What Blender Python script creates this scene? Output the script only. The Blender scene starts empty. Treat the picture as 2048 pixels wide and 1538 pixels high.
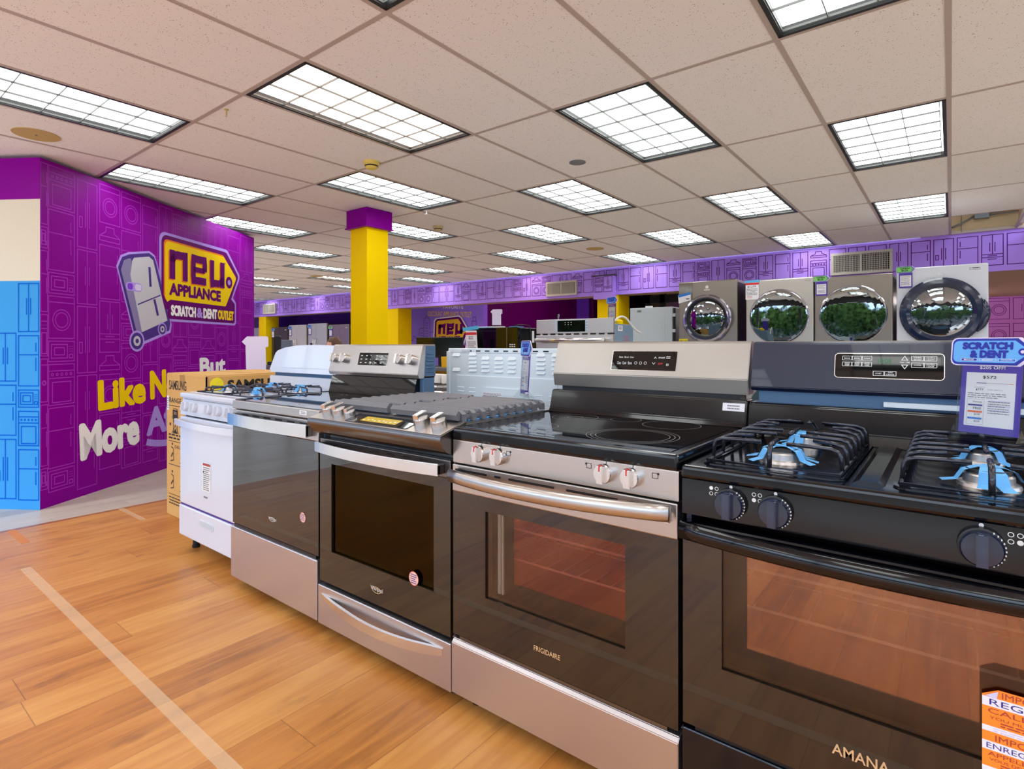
import bpy, bmesh, math, random
from mathutils import Vector, Matrix
sc = bpy.context.scene
COL = sc.collection
PI = math.pi

# ---------------------------------------------------------------- camera
YAW = math.radians(38.1)
CAM_Z = 1.18
cd = bpy.data.cameras.new('camera')
cam = bpy.data.objects.new('camera', cd); COL.objects.link(cam)
cam.location = (0, 0, CAM_Z)
cam.rotation_euler = (math.radians(90), 0, YAW)
cd.sensor_width = 36.0
cd.lens = 36.0 * 1120 / 2048
cd.shift_y = -78 / 2048
cd.clip_start = .02; cd.clip_end = 200
sc.camera = cam

# ---------------------------------------------------------------- exposure
sc.view_settings.view_transform = 'Standard'
sc.view_settings.look = 'None'
sc.view_settings.gamma = 1
sc.view_settings.use_curve_mapping = False
sc.view_settings.exposure = 0.0
LAMP = 5.4

# ---------------------------------------------------------------- world: overcast bright sky, tree line, pale ground
def lin(c):
    if isinstance(c, str):
        c = tuple(int(c[i:i+2], 16) for i in (0, 2, 4))
    f = lambda v: (v/255/12.92) if v/255 <= .04045 else ((v/255+.055)/1.055)**2.4
    return tuple(f(v) for v in c) + (1.0,)

wd = bpy.data.worlds.new('world'); sc.world = wd; wd.use_nodes = True
nt = wd.node_tree; nt.nodes.clear()
def N(t, **k):
    n = nt.nodes.new(t)
    for a, b in k.items(): setattr(n, a, b)
    return n
LK = lambda a, b: nt.links.new(a, b)
tc = N('ShaderNodeTexCoord'); sep = N('ShaderNodeSeparateXYZ'); LK(tc.outputs['Generated'], sep.inputs[0])
nz = N('ShaderNodeTexNoise'); nz.inputs['Scale'].default_value = 22; nz.inputs['Detail'].default_value = 8; nz.inputs['Roughness'].default_value = .65
LK(tc.outputs['Generated'], nz.inputs['Vector'])
mul = N('ShaderNodeMath', operation='MULTIPLY_ADD'); LK(nz.outputs['Fac'], mul.inputs[0]); mul.inputs[1].default_value = -.18; mul.inputs[2].default_value = .09
add = N('ShaderNodeMath', operation='ADD'); LK(sep.outputs['Z'], add.inputs[0]); LK(mul.outputs[0], add.inputs[1])
rmp = N('ShaderNodeValToRGB'); cr = rmp.color_ramp
mad = N('ShaderNodeMath', operation='MULTIPLY_ADD'); LK(add.outputs[0], mad.inputs[0]); mad.inputs[1].default_value = .5; mad.inputs[2].default_value = .5
LK(mad.outputs[0], rmp.inputs[0])
SKYC = [(0, (.60, .60, .62, 1)), (.45, (.50, .50, .52, 1)), (.475, (.05, .055, .07, 1)), (.498, (.02, .03, .03, 1)), (.502, (.005, .011, .005, 1)), (.538, (.02, .038, .012, 1)), (.5425, (.52, .68, 1.0, 1)), (.62, (.74, .86, 1.0, 1)), (1, (.52, .71, 1, 1))]
cr.elements[0].position = 0; cr.elements[0].color = SKYC[0][1]
cr.elements[1].position = 1; cr.elements[1].color = SKYC[-1][1]
for p_, c_ in SKYC[1:-1]:
    e = cr.elements.new(p_); e.color = c_
nf = N('ShaderNodeTexNoise'); nf.inputs['Scale'].default_value = 130; nf.inputs['Detail'].default_value = 5; LK(tc.outputs['Generated'], nf.inputs['Vector'])
nr = N('ShaderNodeMapRange'); LK(nf.outputs['Fac'], nr.inputs['Value']); nr.inputs['From Min'].default_value = .35; nr.inputs['From Max'].default_value = .7; nr.inputs['To Min'].default_value = .35; nr.inputs['To Max'].default_value = 2.2
isf = N('ShaderNodeMath', operation='COMPARE'); LK(mad.outputs[0], isf.inputs[0]); isf.inputs[1].default_value = .508; isf.inputs[2].default_value = .032
fm = N('ShaderNodeMix', data_type='RGBA', blend_type='MULTIPLY'); LK(isf.outputs[0], fm.inputs[0]); LK(rmp.outputs[0], fm.inputs[6]); LK(nr.outputs[0], fm.inputs[7])
bg = N('ShaderNodeBackground'); LK(fm.outputs[2], bg.inputs[0]); bg.inputs[1].default_value = 4.2
wo = N('ShaderNodeOutputWorld'); LK(bg.outputs[0], wo.inputs[0])

# ---------------------------------------------------------------- materials
M = {}
def new_mat(name):
    m = bpy.data.materials.new(name); m.use_nodes = True
    t = m.node_tree; b = t.nodes['Principled BSDF']; M[name] = m
    return m, t, b
def mat(name, col, rough=.5, metal=0., noise=0., nscale=30., stretch=None, bump=0., ior=None, coat=0., emit=None, estr=0., trans=0., alpha=1.):
    m, t, b = new_mat(name)
    c = lin(col) if not (isinstance(col, tuple) and len(col) == 4) else col
    b.inputs['Roughness'].default_value = rough; b.inputs['Metallic'].default_value = metal
    if ior: b.inputs['IOR'].default_value = ior
    if coat: b.inputs['Coat Weight'].default_value = coat; b.inputs['Coat Roughness'].default_value = .03
    if trans: b.inputs['Transmission Weight'].default_value = trans
    if emit: b.inputs['Emission Color'].default_value = lin(emit); b.inputs['Emission Strength'].default_value = estr
    b.inputs['Alpha'].default_value = alpha
    if any(k in name for k in ('paint', 'violet', 'magenta', '_line', 'lavender', 'logo', 'sky_blue', 'plum')): b.inputs['Specular IOR Level'].default_value = .06
    b.inputs['Base Color'].default_value = c
    tcn = t.nodes.new('ShaderNodeTexCoord'); nn = t.nodes.new('ShaderNodeTexNoise')
    mp = t.nodes.new('ShaderNodeMapping'); t.links.new(tcn.outputs['Object'], mp.inputs[0]); t.links.new(mp.outputs[0], nn.inputs['Vector'])
    if stretch: mp.inputs['Scale'].default_value = stretch
    nn.inputs['Scale'].default_value = nscale; nn.inputs['Detail'].default_value = 4
    mx = t.nodes.new('ShaderNodeMix'); mx.data_type = 'RGBA'; mx.blend_type = 'MULTIPLY'
    k = max(noise, .02)
    rr = t.nodes.new('ShaderNodeMapRange'); rr.inputs['To Min'].default_value = 1 - k; rr.inputs['To Max'].default_value = 1 + k*.3
    t.links.new(nn.outputs['Fac'], rr.inputs['Value'])
    mx.inputs['Factor'].default_value = 1; mx.inputs[6].default_value = c
    t.links.new(rr.outputs[0], mx.inputs[7]); t.links.new(mx.outputs[2], b.inputs['Base Color'])
    if bump:
        bp = t.nodes.new('ShaderNodeBump'); bp.inputs['Strength'].default_value = bump; bp.inputs['Distance'].default_value = .002
        t.links.new(nn.outputs['Fac'], bp.inputs['Height']); t.links.new(bp.outputs[0], b.inputs['Normal'])
    return m

mat('steel', (196, 190, 186), .30, 1, .10, 4, (1, 40, 220), .04)
mat('steel_soft', (204, 199, 202), .36, 1, .06, 4, (1, 40, 220), .03)
mat('steel_back', (180, 176, 171), .34, 1, .06, 4, (1, 40, 220), .03)
mat('steel_bright', (225, 222, 220), .22, 1, .05, 4, (1, 60, 200), .02)
mat('steel_dark', (120, 116, 114), .30, 1, .08, 4, (1, 40, 220), .03)
mat('chrome', (230, 230, 232), .08, 1)
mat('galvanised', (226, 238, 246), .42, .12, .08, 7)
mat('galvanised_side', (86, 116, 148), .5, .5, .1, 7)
mat('enamel_white', (216, 221, 234), .18, 0, .02, coat=.4)
mat('enamel_grey', (196, 206, 214), .35, 0, .03)
mat('enamel_black', (6, 8, 15), .12, 0, .05, coat=.15, ior=1.45)
mat('textured_black_sky_tint', (15, 27, 58), .33, 0, .3, 420, None, .18, coat=.25)  # blue sky reflection is put into the base colour of this black
mat('black_glass', (6, 7, 10), .03, 0, .05, ior=1.5)
mat('oven_glass', (26, 17, 10), .02, 0, .1, ior=1.75)
mat('olive_glass', (30, 25, 12), .02, 0, .1, ior=1.7)
mat('cooktop_glass', (7, 8, 12), .02, 0, .05, ior=1.75)
mat('plastic_black', (14, 14, 16), .4)
mat('rubber', (16, 17, 20), .75)
mat('cast_iron', (114, 115, 122), .5, .2, .12, 160, None, .1)
mat('wire_iron', (66, 69, 80), .2, .75, .1)
mat('burner_metal', (214, 208, 204), .35, .9, .06)
mat('burner_cap', (26, 27, 30), .35)
mat('blue_tape', (96, 176, 240), .45, 0, .08, 60)
mat('blue_film', (90, 190, 240), .25, 0, .1, 40)
mat('silver_print', (214, 212, 208), .4, .2)
mat('gold_print', (222, 186, 140), .4, .3)
mat('white_print', (240, 240, 240), .5)
mat('grey_print', (120, 120, 124), .5)
mat('black_print', (24, 22, 24), .6)
mat('red_print', (214, 40, 44), .5)
mat('brownred_print', (176, 66, 54), .5)
mat('green_digits', (20, 110, 60), .4, emit=(10, 120, 60), estr=.15)
mat('paper', (238, 236, 244), .6, 0, .02)
mat('paper_lilac', (214, 206, 240), .6)
mat('pink_sticker', (240, 196, 180), .55)
mat('orange_sticker', (255, 142, 40), .5)
mat('orange_print', (236, 110, 60), .5)
mat('navy_print', (52, 44, 140), .5)
mat('purple_card', (84, 58, 178), .35, 0, .25, 6)
mat('tag_blue', (100, 178, 248), .4)
mat('tag_blue_deep', (34, 124, 220), .4)
mat('tag_navy', (14, 34, 168), .4)
mat('tag_white', (232, 222, 248), .45)
mat('tag_green', (124, 208, 96), .45)
mat('tag_green_ink', (20, 60, 44), .45)
mat('yellow_label', (244, 226, 30), .5)
mat('cardboard', (214, 166, 96), .8, 0, .10, 12)
mat('cardboard_edge', (176, 130, 76), .85, 0, .1, 30)
mat('yellow_paint', (255, 214, 0), .45, 0, .03, 3)
mat('purple_paint', (136, 0, 150), .36, 0, .05, 2)
mat('purple_paint_dark', (96, 8, 108), .42, 0, .05, 2)
mat('purple_line', (172, 54, 196), .45)
mat('violet_paint', (188, 148, 255), .5, 0, .04, 2)
mat('violet_line', (96, 18, 112), .5)
mat('violet_dark', (96, 46, 166), .5, 0, .06, 2)
mat('violet_mid', (126, 64, 210), .5, 0, .06, 2)
mat('violet_sign', (160, 128, 240), .5, 0, .04, 2)
mat('magenta_dark', (88, 0, 84), .5, 0, .1, 2)
mat('magenta', (170, 20, 170), .5, 0, .1, 2)
mat('plum_paint', (150, 92, 160), .5, 0, .05, 2)
mat('plum_line', (98, 36, 104), .5)
mat('sky_blue', (66, 160, 232), .5, 0, .05, 3)
mat('sky_blue_line', (10, 104, 214), .5)
mat('cream_paint', (226, 218, 200), .6, 0, .05, 90)
mat('lavender_print', (180, 150, 238), .45)
mat('logo_orange', (244, 128, 26), .45)
mat('logo_yellow', (250, 212, 8), .45)
mat('logo_purple', (104, 4, 108), .45)
mat('logo_white', (250, 248, 250), .45)
mat('fridge_print', (196, 196, 206), .45)
mat('fridge_print_dark', (132, 122, 170), .45)
mat('ink_purple', (58, 14, 128), .45)
mat('skin', (226, 166, 140), .5)
mat('hair', (104, 66, 40), .55, 0, .3, 40, (1, 1, 6))
mat('shirt_purple', (90, 40, 130), .8)
mat('trousers', (40, 42, 54), .8)
mat('desk_grey', (110, 110, 112), .5)
mat('screen', (8, 9, 11), .12, 0, .05, ior=1.6)
mat('monitor_grey', (120, 132, 150), .4)
mat('bin_yellow', (240, 188, 14), .5)
mat('bin_purple', (96, 40, 190), .4)
mat('pvc_white', (232, 230, 228), .35)
mat('beige_plastic', (206, 184, 132), .5)
mat('yellow_plastic', (226, 200, 96), .5)
mat('speaker_beige', (196, 164, 96), .6, 0, .1, 300)
mat('grille_grey', (196, 190, 180), .6)
mat('grille_hole', (60, 62, 54), .8)
mat('trim_black', (16, 15, 20), .5)
mat('reveal_grey', (150, 148, 142), .5)
mat('tbar', (182, 164, 154), .5)
mat('board_tan', (206, 180, 140), .8, 0, .08, 5)
mat('conduit_grey', (122, 126, 130), .5, .3)
mat('glass_office', (92, 86, 78), .08, 0, .15, 1.2, ior=1.6)
mat('soffit_under', (176, 146, 116), .7, 0, .04, 3)
mat('fridge_steel', (186, 188, 188), .34, .3, .04, 3)
mat('fridge_pale', (206, 206, 198), .4, .3, .03, 3)
mat('fridge_dark', (78, 74, 62), .22, .3, .05, 3)
mat('steel_graphite', (158, 150, 142), .3, .8, .05, 3, (1, 40, 220), .02)
mat('steel_sand', (206, 202, 196), .34, .9, .05, 3, (1, 40, 220), .02)
mat('navy_plastic', (28, 40, 70), .14, 0, .08, coat=.5)
mat('ring_chrome', (188, 186, 200), .12, 1)
mat('drum_dark', (22, 30, 34), .3, .4)
mat('box_bluegrey', (120, 144, 168), .45, 0, .05)
mat('storefront_frame', (70, 70, 74), .4, .5)
mat('liner_grey', (236, 236, 240), .4)
mat('knob_dark', (24, 33, 58), .16, 0, .05, coat=.4)
mat('yellow_film', (196, 166, 0), .3)
mat('cavity', (44, 24, 22), .5, 0)
mat('rack_wire', (250, 246, 240), .4)
mat('floor_tape', (255, 226, 184), .4, alpha=.24)
mat('tape_orange', (238, 150, 60), .45, alpha=.6)
mat('tag_body', (232, 230, 236), .35)

def glassy(name, tint, refl, rough, fac):
    """clear pane: part see-through, part mirror"""
    m, t, b = new_mat(name)
    t.nodes.remove(b); out = [n for n in t.nodes if n.type == 'OUTPUT_MATERIAL'][0]
    tr = t.nodes.new('ShaderNodeBsdfTransparent'); tr.inputs[0].default_value = lin(tint)
    gl = t.nodes.new('ShaderNodeBsdfGlossy'); gl.inputs['Color'].default_value = lin(refl); gl.inputs['Roughness'].default_value = rough
    lw = t.nodes.new('ShaderNodeLayerWeight'); lw.inputs['Blend'].default_value = .25
    mr = t.nodes.new('ShaderNodeMapRange'); mr.inputs['To Min'].default_value = fac; mr.inputs['To Max'].default_value = min(1, fac+(.25 if name in ('acrylic', 'film') else .5))
    t.links.new(lw.outputs['Fresnel'], mr.inputs['Value'])
    mx = t.nodes.new('ShaderNodeMixShader'); t.links.new(mr.outputs[0], mx.inputs[0]); t.links.new(tr.outputs[0], mx.inputs[1]); t.links.new(gl.outputs[0], mx.inputs[2])
    t.links.new(mx.outputs[0], out.inputs[0])
    return m
glassy('pane_clear', (235, 230, 222), (255, 240, 225), .02, .03)
glassy('pane_pink', (246, 225, 222), (240, 140, 140), .06, .17)
glassy('pane_rose', (255, 250, 246), (255, 212, 198), .02, .34)
glassy('pane_olive', (150, 130, 80), (150, 130, 84), .03, .06)
glassy('door_dark', (60, 84, 80), (225, 240, 240), .012, .42)
glassy('door_grey', (120, 128, 130), (225, 235, 240), .02, .42)
glassy('acrylic', (246, 248, 248), (255, 255, 255), .03, .0)
glassy('film', (225, 225, 220), (255, 255, 255), .08, .10)

# floor: long wood planks (run along Y, rows 0.19 wide) with grain, knots and wear
def wood_floor(name, x_off, pw, pl, c1, c2, c3, grain=1., rough=.35):
    m, t, b = new_mat(name)
    n = lambda k, **kw: (lambda q: ([setattr(q, a, v) for a, v in kw.items()], q)[1])(t.nodes.new(k))
    L = t.links.new
    def math_(op, a, bb=None, cc=None):
        q = n('ShaderNodeMath', operation=op)
        for i, v in enumerate((a, bb, cc)):
            if v is None: continue
            if isinstance(v, (int, float)): q.inputs[i].default_value = v
            else: L(v, q.inputs[i])
        return q.outputs[0]
    geo = n('ShaderNodeNewGeometry'); s = n('ShaderNodeSeparateXYZ'); L(geo.outputs['Position'], s.inputs[0])
    u = math_('DIVIDE', math_('ADD', s.outputs['X'], x_off), pw); row = math_('FLOOR', u); fu = math_('FRACT', u)
    w1 = n('ShaderNodeTexWhiteNoise', noise_dimensions='1D'); L(row, w1.inputs['W'])
    v = math_('ADD', math_('DIVIDE', s.outputs['Y'], pl), math_('MULTIPLY', w1.outputs['Value'], 7.3)); cel = math_('FLOOR', v); fv = math_('FRACT', v)
    w2 = n('ShaderNodeTexWhiteNoise', noise_dimensions='2D'); cx = n('ShaderNodeCombineXYZ'); L(row, cx.inputs[0]); L(cel, cx.inputs[1]); L(cx.outputs[0], w2.inputs['Vector'])
    rnd = w2.outputs['Value']
    # grain coordinates, shifted plank by plank
    gx = n('ShaderNodeCombineXYZ'); L(math_('MULTIPLY_ADD', s.outputs['X'], 26, math_('MULTIPLY', rnd, 60)), gx.inputs[0]); L(math_('MULTIPLY_ADD', s.outputs['Y'], 2.0, math_('MULTIPLY', rnd, 30)), gx.inputs[1])
    g1 = n('ShaderNodeTexNoise'); g1.inputs['Scale'].default_value = 1.; g1.inputs['Detail'].default_value = 7; g1.inputs['Roughness'].default_value = .62; g1.inputs['Distortion'].default_value = .6; L(gx.outputs[0], g1.inputs['Vector'])
    bx = n('ShaderNodeCombineXYZ'); L(math_('MULTIPLY_ADD', s.outputs['X'], 5.5, math_('MULTIPLY', rnd, 40)), bx.inputs[0]); L(math_('MULTIPLY_ADD', s.outputs['Y'], 1.5, math_('MULTIPLY', rnd, 9)), bx.inputs[1])
    g2 = n('ShaderNodeTexNoise'); g2.inputs['Scale'].default_value = 1.; g2.inputs['Detail'].default_value = 5; L(bx.outputs[0], g2.inputs['Vector'])
    fac = math_('ADD', math_('MULTIPLY', g1.outputs['Fac'], .55*grain), math_('ADD', math_('MULTIPLY', g2.outputs['Fac'], .40), math_('MULTIPLY', rnd, .26)))
    cr_ = n('ShaderNodeValToRGB'); r = cr_.color_ramp; r.elements[0].position = .34; r.elements[0].color = lin(c3); r.elements[1].position = .92; r.elements[1].color = lin(c1)
    e = r.elements.new(.58); e.color = lin(c2); L(fac, cr_.inputs[0])
    # dark smudges and knots
    k = n('ShaderNodeTexNoise'); k.inputs['Scale'].default_value = 1; k.inputs['Detail'].default_value = 4; kx = n('ShaderNodeCombineXYZ')
    L(math_('MULTIPLY_ADD', s.outputs['X'], 9, math_('MULTIPLY', rnd, 20)), kx.inputs[0]); L(math_('MULTIPLY_ADD', s.outputs['Y'], 4, math_('MULTIPLY', rnd, 80)), kx.inputs[1]); L(kx.outputs[0], k.inputs['Vector'])
    kf = n('ShaderNodeMapRange'); L(k.outputs['Fac'], kf.inputs['Value']); kf.inputs['From Min'].default_value = .60; kf.inputs['From Max'].default_value = .80; kf.inputs['To Max'].default_value = .62*grain
    mx = n('ShaderNodeMix', data_type='RGBA'); L(kf.outputs[0], mx.inputs[0]); L(cr_.outputs[0], mx.inputs[6]); mx.inputs[7].default_value = lin((88, 58, 40))
    # joints
    ju = math_('LESS_THAN', math_('MINIMUM', fu, math_('SUBTRACT', 1, fu)), .006); jv = math_('LESS_THAN', fv, .0016)
    j = math_('MULTIPLY', math_('MAXIMUM', ju, jv), .5)
    mx2 = n('ShaderNodeMix', data_type='RGBA'); L(j, mx2.inputs[0]); L(mx.outputs[2], mx2.inputs[6]); mx2.inputs[7].default_value = lin((96, 60, 36))
    L(mx2.outputs[2], b.inputs['Base Color'])
    rr = n('ShaderNodeMapRange'); L(g2.outputs['Fac'], rr.inputs['Value']); rr.inputs['To Min'].default_value = rough-.08; rr.inputs['To Max'].default_value = rough+.14; L(rr.outputs[0], b.inputs['Roughness'])
    bp = n('ShaderNodeBump'); bp.inputs['Strength'].default_value = .08; bp.inputs['Distance'].default_value = .001; L(g1.outputs['Fac'], bp.inputs['Height']); L(bp.outputs[0], b.inputs['Normal'])
    return m
wood_floor('wood_planks', 1.283, .19, 2.1, (224, 164, 90), (192, 124, 58), (122, 70, 34))
wood_floor('pale_planks', .03, .15, 1.2, (222, 212, 198), (206, 194, 178), (186, 172, 156), .5, .3)

# ceiling tile: warm white with fissure specks
def ceiling_tile():
    m, t, b = new_mat('ceiling_tile'); L = t.links.new
    geo = t.nodes.new('ShaderNodeNewGeometry')
    v = t.nodes.new('ShaderNodeTexVoronoi'); v.inputs['Scale'].default_value = 95; L(geo.outputs['Position'], v.inputs['Vector'])
    w = t.nodes.new('ShaderNodeTexNoise'); w.inputs['Scale'].default_value = 40; w.inputs['Detail'].default_value = 3; L(geo.outputs['Position'], w.inputs['Vector'])
    a = t.nodes.new('ShaderNodeMath'); a.operation = 'MULTIPLY_ADD'; L(w.outputs['Fac'], a.inputs[0]); a.inputs[1].default_value = -.55; L(v.outputs['Distance'], a.inputs[2])
    r = t.nodes.new('ShaderNodeMapRange'); L(a.outputs[0], r.inputs['Value']); r.inputs['From Min'].default_value = -.17; r.inputs['From Max'].default_value = -.10
    mx = t.nodes.new('ShaderNodeMix'); mx.data_type = 'RGBA'; L(r.outputs[0], mx.inputs[0]); mx.inputs[6].default_value = lin((150, 134, 122)); mx.inputs[7].default_value = lin((238, 230, 225))
    L(mx.outputs[2], b.inputs['Base Color']); b.inputs['Roughness'].default_value = .9
ceiling_tile()
# lamp diffuser
def lamp_mat(name, col, s):
    m, t, b = new_mat(name); b.inputs['Base Color'].default_value = lin((240, 240, 236)); b.inputs['Emission Color'].default_value = lin(col); b.inputs['Emission Strength'].default_value = s
lamp_mat('lamp_white', (246, 252, 250), LAMP)
lamp_mat('lamp_warm', (255, 236, 222), LAMP)
mat('louvre', (84, 86, 84), .5)

# ---------------------------------------------------------------- mesh builder
class Pl:
    """a flat sheet in space: origin, across, up; n points to the viewer"""
    def __init__(s, o, u, v):
        s.o, s.u, s.v = Vector(o), Vector(u).normalized(), Vector(v).normalized(); s.n = s.u.cross(s.v)
    def p(s, a, b, h=0.): return s.o + s.u*a + s.v*b + s.n*h
def front(y=0.): return Pl((0, y, 0), (1, 0, 0), (0, 0, 1))
def flat(z=0.): return Pl((0, 0, z), (1, 0, 0), (0, 1, 0))

_txt = {}
def text_mesh(s, bold):
    k = (s, bold)
    if k not in _txt:
        c = bpy.data.curves.new('t', 'FONT'); c.body = s; c.resolution_u = 3; c.offset = bold
        o = bpy.data.objects.new('t', c); COL.objects.link(o)
        dg = bpy.context.evaluated_depsgraph_get(); me = o.evaluated_get(dg).to_mesh()
        vs = [v.co.copy() for v in me.vertices]; fs = [tuple(p.vertices) for p in me.polygons]
        o.evaluated_get(dg).to_mesh_clear(); bpy.data.objects.remove(o); bpy.data.curves.remove(c)
        _txt[k] = (vs, fs)
    return _txt[k]

class MB:
    def __init__(s): s.v, s.f, s.m, s.s, s.mats = [], [], [], [], []
    def mi(s, m):
        if m not in s.mats: s.mats.append(m)
        return s.mats.index(m)
    def add(s, vs, fs, m, smooth=False):
        o = len(s.v); s.v += [tuple(v) for v in vs]; k = s.mi(m)
        for f in fs: s.f.append(tuple(i+o for i in f)); s.m.append(k); s.s.append(smooth)
        return s
    def box(s, x0, x1, y0, y1, z0, z1, m, bev=0., seg=2):
        if x1 < x0: x0, x1 = x1, x0
        if y1 < y0: y0, y1 = y1, y0
        if z1 < z0: z0, z1 = z1, z0
        if bev <= 0:
            vs = [(x, y, z) for z in (z0, z1) for y in (y0, y1) for x in (x0, x1)]
            return s.add(vs, [(0, 2, 3, 1), (4, 5, 7, 6), (0, 1, 5, 4), (1, 3, 7, 5), (3, 2, 6, 7), (2, 0, 4, 6)], m)
        bm = bmesh.new(); bmesh.ops.create_cube(bm, size=1)
        for v in bm.verts: v.co = Vector(((x0+x1)/2+v.co.x*(x1-x0), (y0+y1)/2+v.co.y*(y1-y0), (z0+z1)/2+v.co.z*(z1-z0)))
        bev = min(bev, .49*min(x1-x0, y1-y0, z1-z0))
        bmesh.ops.bevel(bm, geom=list(bm.edges), offset=bev, segments=seg, affect='EDGES', profile=.5)
        s._bm(bm, m); return s
    def _bm(s, bm, m, smooth=False):
        bm.verts.index_update()
        s.add([v.co for v in bm.verts], [[v.index for v in f.verts] for f in bm.faces], m, smooth); bm.free()
    def prism(s, prof, a0, a1, m, axis='x', bev=0., smooth=False):
        """profile polygon swept along an axis; profile is (y,z) for x, (x,z) for y, (x,y) for z"""
        g = {'x': lambda a, p: (a, p[0], p[1]), 'y': lambda a, p: (p[0], a, p[1]), 'z': lambda a, p: (p[0], p[1], a)}[axis]
        n = len(prof); bm = bmesh.new()
        A = [bm.verts.new(g(a0, p)) for p in prof]; B = [bm.verts.new(g(a1, p)) for p in prof]
        fa = bm.faces.new(A); fb = bm.faces.new(B[::-1])
        for i in range(n): bm.faces.new((A[i], B[i], B[(i+1) % n], A[(i+1) % n]))
        bmesh.ops.recalc_face_normals(bm, faces=bm.faces)
        if bev: bmesh.ops.bevel(bm, geom=[e for e in bm.edges], offset=bev, segments=2, affect='EDGES')
        s._bm(bm, m, smooth); return s
    def tube(s, pts, r, m, seg=10, caps=True, closed=False):
        pts = [Vector(p) for p in pts]; n = len(pts); rs = r if isinstance(r, (list, tuple)) else [r]*n
        vs, fs = [], []; prev = None
        for i, p in enumerate(pts):
            d = (pts[(i+1) % n]-pts[i-1]) if closed else (pts[min(i+1, n-1)]-pts[max(i-1, 0)])
            d.normalize()
            if prev is None:
                a = Vector((0, 0, 1)) if abs(d.z) < .9 else Vector((1, 0, 0)); prev = d.cross(a).normalized()
            else: prev = (prev-d*prev.dot(d)).normalized()
            q = d.cross(prev)
            for k in range(seg):
                t = 2*PI*k/seg; vs.append(p+(prev*math.cos(t)+q*math.sin(t))*rs[i])
        for i in range(n if closed else n-1):
            j = (i+1) % n
            for k in range(seg): fs.append((i*seg+k, i*seg+(k+1) % seg, j*seg+(k+1) % seg, j*seg+k))
        if caps and not closed: fs += [tuple(range(seg))[::-1], tuple(range((n-1)*seg, n*seg))]
        return s.add(vs, fs, m, True)
    def lathe(s, prof, o, ax, m, seg=24, smooth=True, mats=None):
        """profile of (radius, height) turned about an axis through o"""
        o = Vector(o); ax = Vector(ax).normalized(); a = Vector((0, 0, 1)) if abs(ax.z) < .9 else Vector((1, 0, 0))
        e1 = ax.cross(a).normalized(); e2 = ax.cross(e1)
        for i in range(len(prof)-1):
            (r0, h0), (r1, h1) = prof[i], prof[i+1]; mm = mats[i] if mats else m
            vs, fs = [], []
            for k in range(seg):
                t = 2*PI*k/seg; d = e1*math.cos(t)+e2*math.sin(t)
                vs += [o+d*r0+ax*h0, o+d*r1+ax*h1]
            for k in range(seg):
                j = (k+1) % seg; fs.append((2*k, 2*k+1, 2*j+1, 2*j))
            s.add(vs, fs, mm, smooth)
        return s
    def poly(s, pl, pts, m, h=0.): return s.add([pl.p(a, b, h) for a, b in pts], [tuple(range(len(pts)))], m)
    def slab(s, pl, pts, m, h0, h1):
        n = len(pts); vs = [pl.p(a, b, h0) for a, b in pts]+[pl.p(a, b, h1) for a, b in pts]
        return s.add(vs, [tuple(range(n))[::-1], tuple(range(n, 2*n))]+[(i, (i+1) % n, n+(i+1) % n, n+i) for i in range(n)], m)
    def rect(s, pl, a0, a1, b0, b1, m, h=0.): return s.poly(pl, [(a0, b0), (a1, b0), (a1, b1), (a0, b1)], m, h)
    def frame(s, pl, a0, a1, b0, b1, w, m, h=0.):
        s.rect(pl, a0, a1, b0, b0+w, m, h); s.rect(pl, a0, a1, b1-w, b1, m, h); s.rect(pl, a0, a0+w, b0+w, b1-w, m, h); return s.rect(pl, a1-w, a1, b0+w, b1-w, m, h)
    def disc(s, pl, a, b, r, m, h=0., n=24, rz=None):
        return s.poly(pl, [(a+r*math.cos(2*PI*i/n), b+(rz or r)*math.sin(2*PI*i/n)) for i in range(n)], m, h)
    def ring(s, pl, a, b, r, w, m, h=0., n=28, rz=None):
        rz = rz or r; q = []; k = (rz-w)/rz
        vs = [pl.p(a+R*math.cos(2*PI*i/n), b+R2*math.sin(2*PI*i/n), h) for i in range(n) for R, R2 in ((r, rz), (r-w, rz-w))]
        return s.add(vs, [(2*i, 2*((i+1) % n), 2*((i+1) % n)+1, 2*i+1) for i in range(n)], m)
    def stroke(s, pl, pts, w, m, h=0., closed=False):
        n = len(pts)
        if n < 2: return s
        out = []
        for i in range(n):
            a = Vector(pts[i-1]) if (closed or i > 0) else None; b = Vector(pts[i]); c = Vector(pts[(i+1) % n]) if (closed or i < n-1) else None
            d1 = (b-a).normalized() if a is not None else (c-b).normalized(); d2 = (c-b).normalized() if c is not None else d1
            n1 = Vector((-d1.y, d1.x)); n2 = Vector((-d2.y, d2.x)); mm = (n1+n2)
            mm = mm/max(.35, mm.dot(n1)) if mm.length > 1e-6 else n1
            out.append((b+mm*w/2, b-mm*w/2))
        vs = [pl.p(q.x, q.y, h) for pr in out for q in pr]
        return s.add(vs, [(2*i, 2*i+1, 2*((i+1) % n)+1, 2*((i+1) % n)) for i in range(n if closed else n-1)], m)
    def text(s, pl, st, a0, a1, b0, b1, m, h=.0006, bold=0., rot=0., shear=0., keep=False):
        vs, fs = text_mesh(st, min(bold, .012))
        x0 = min(v.x for v in vs); x1 = max(v.x for v in vs); y0 = min(v.y for v in vs); y1 = max(v.y for v in vs)
        sx = (a1-a0)/(x1-x0); sy = (b1-b0)/(y1-y0)
        if keep: sx = min(sx, sy*1.05)
        c, sn = math.cos(rot), math.sin(rot); out = []
        for v in vs:
            X = (v.x-x0)*sx; Y = (v.y-y0)*sy; X += shear*Y
            out.append(pl.p(a0+X*c-Y*sn, b0+X*sn+Y*c, h))
        s.add(out, fs, m)
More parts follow.
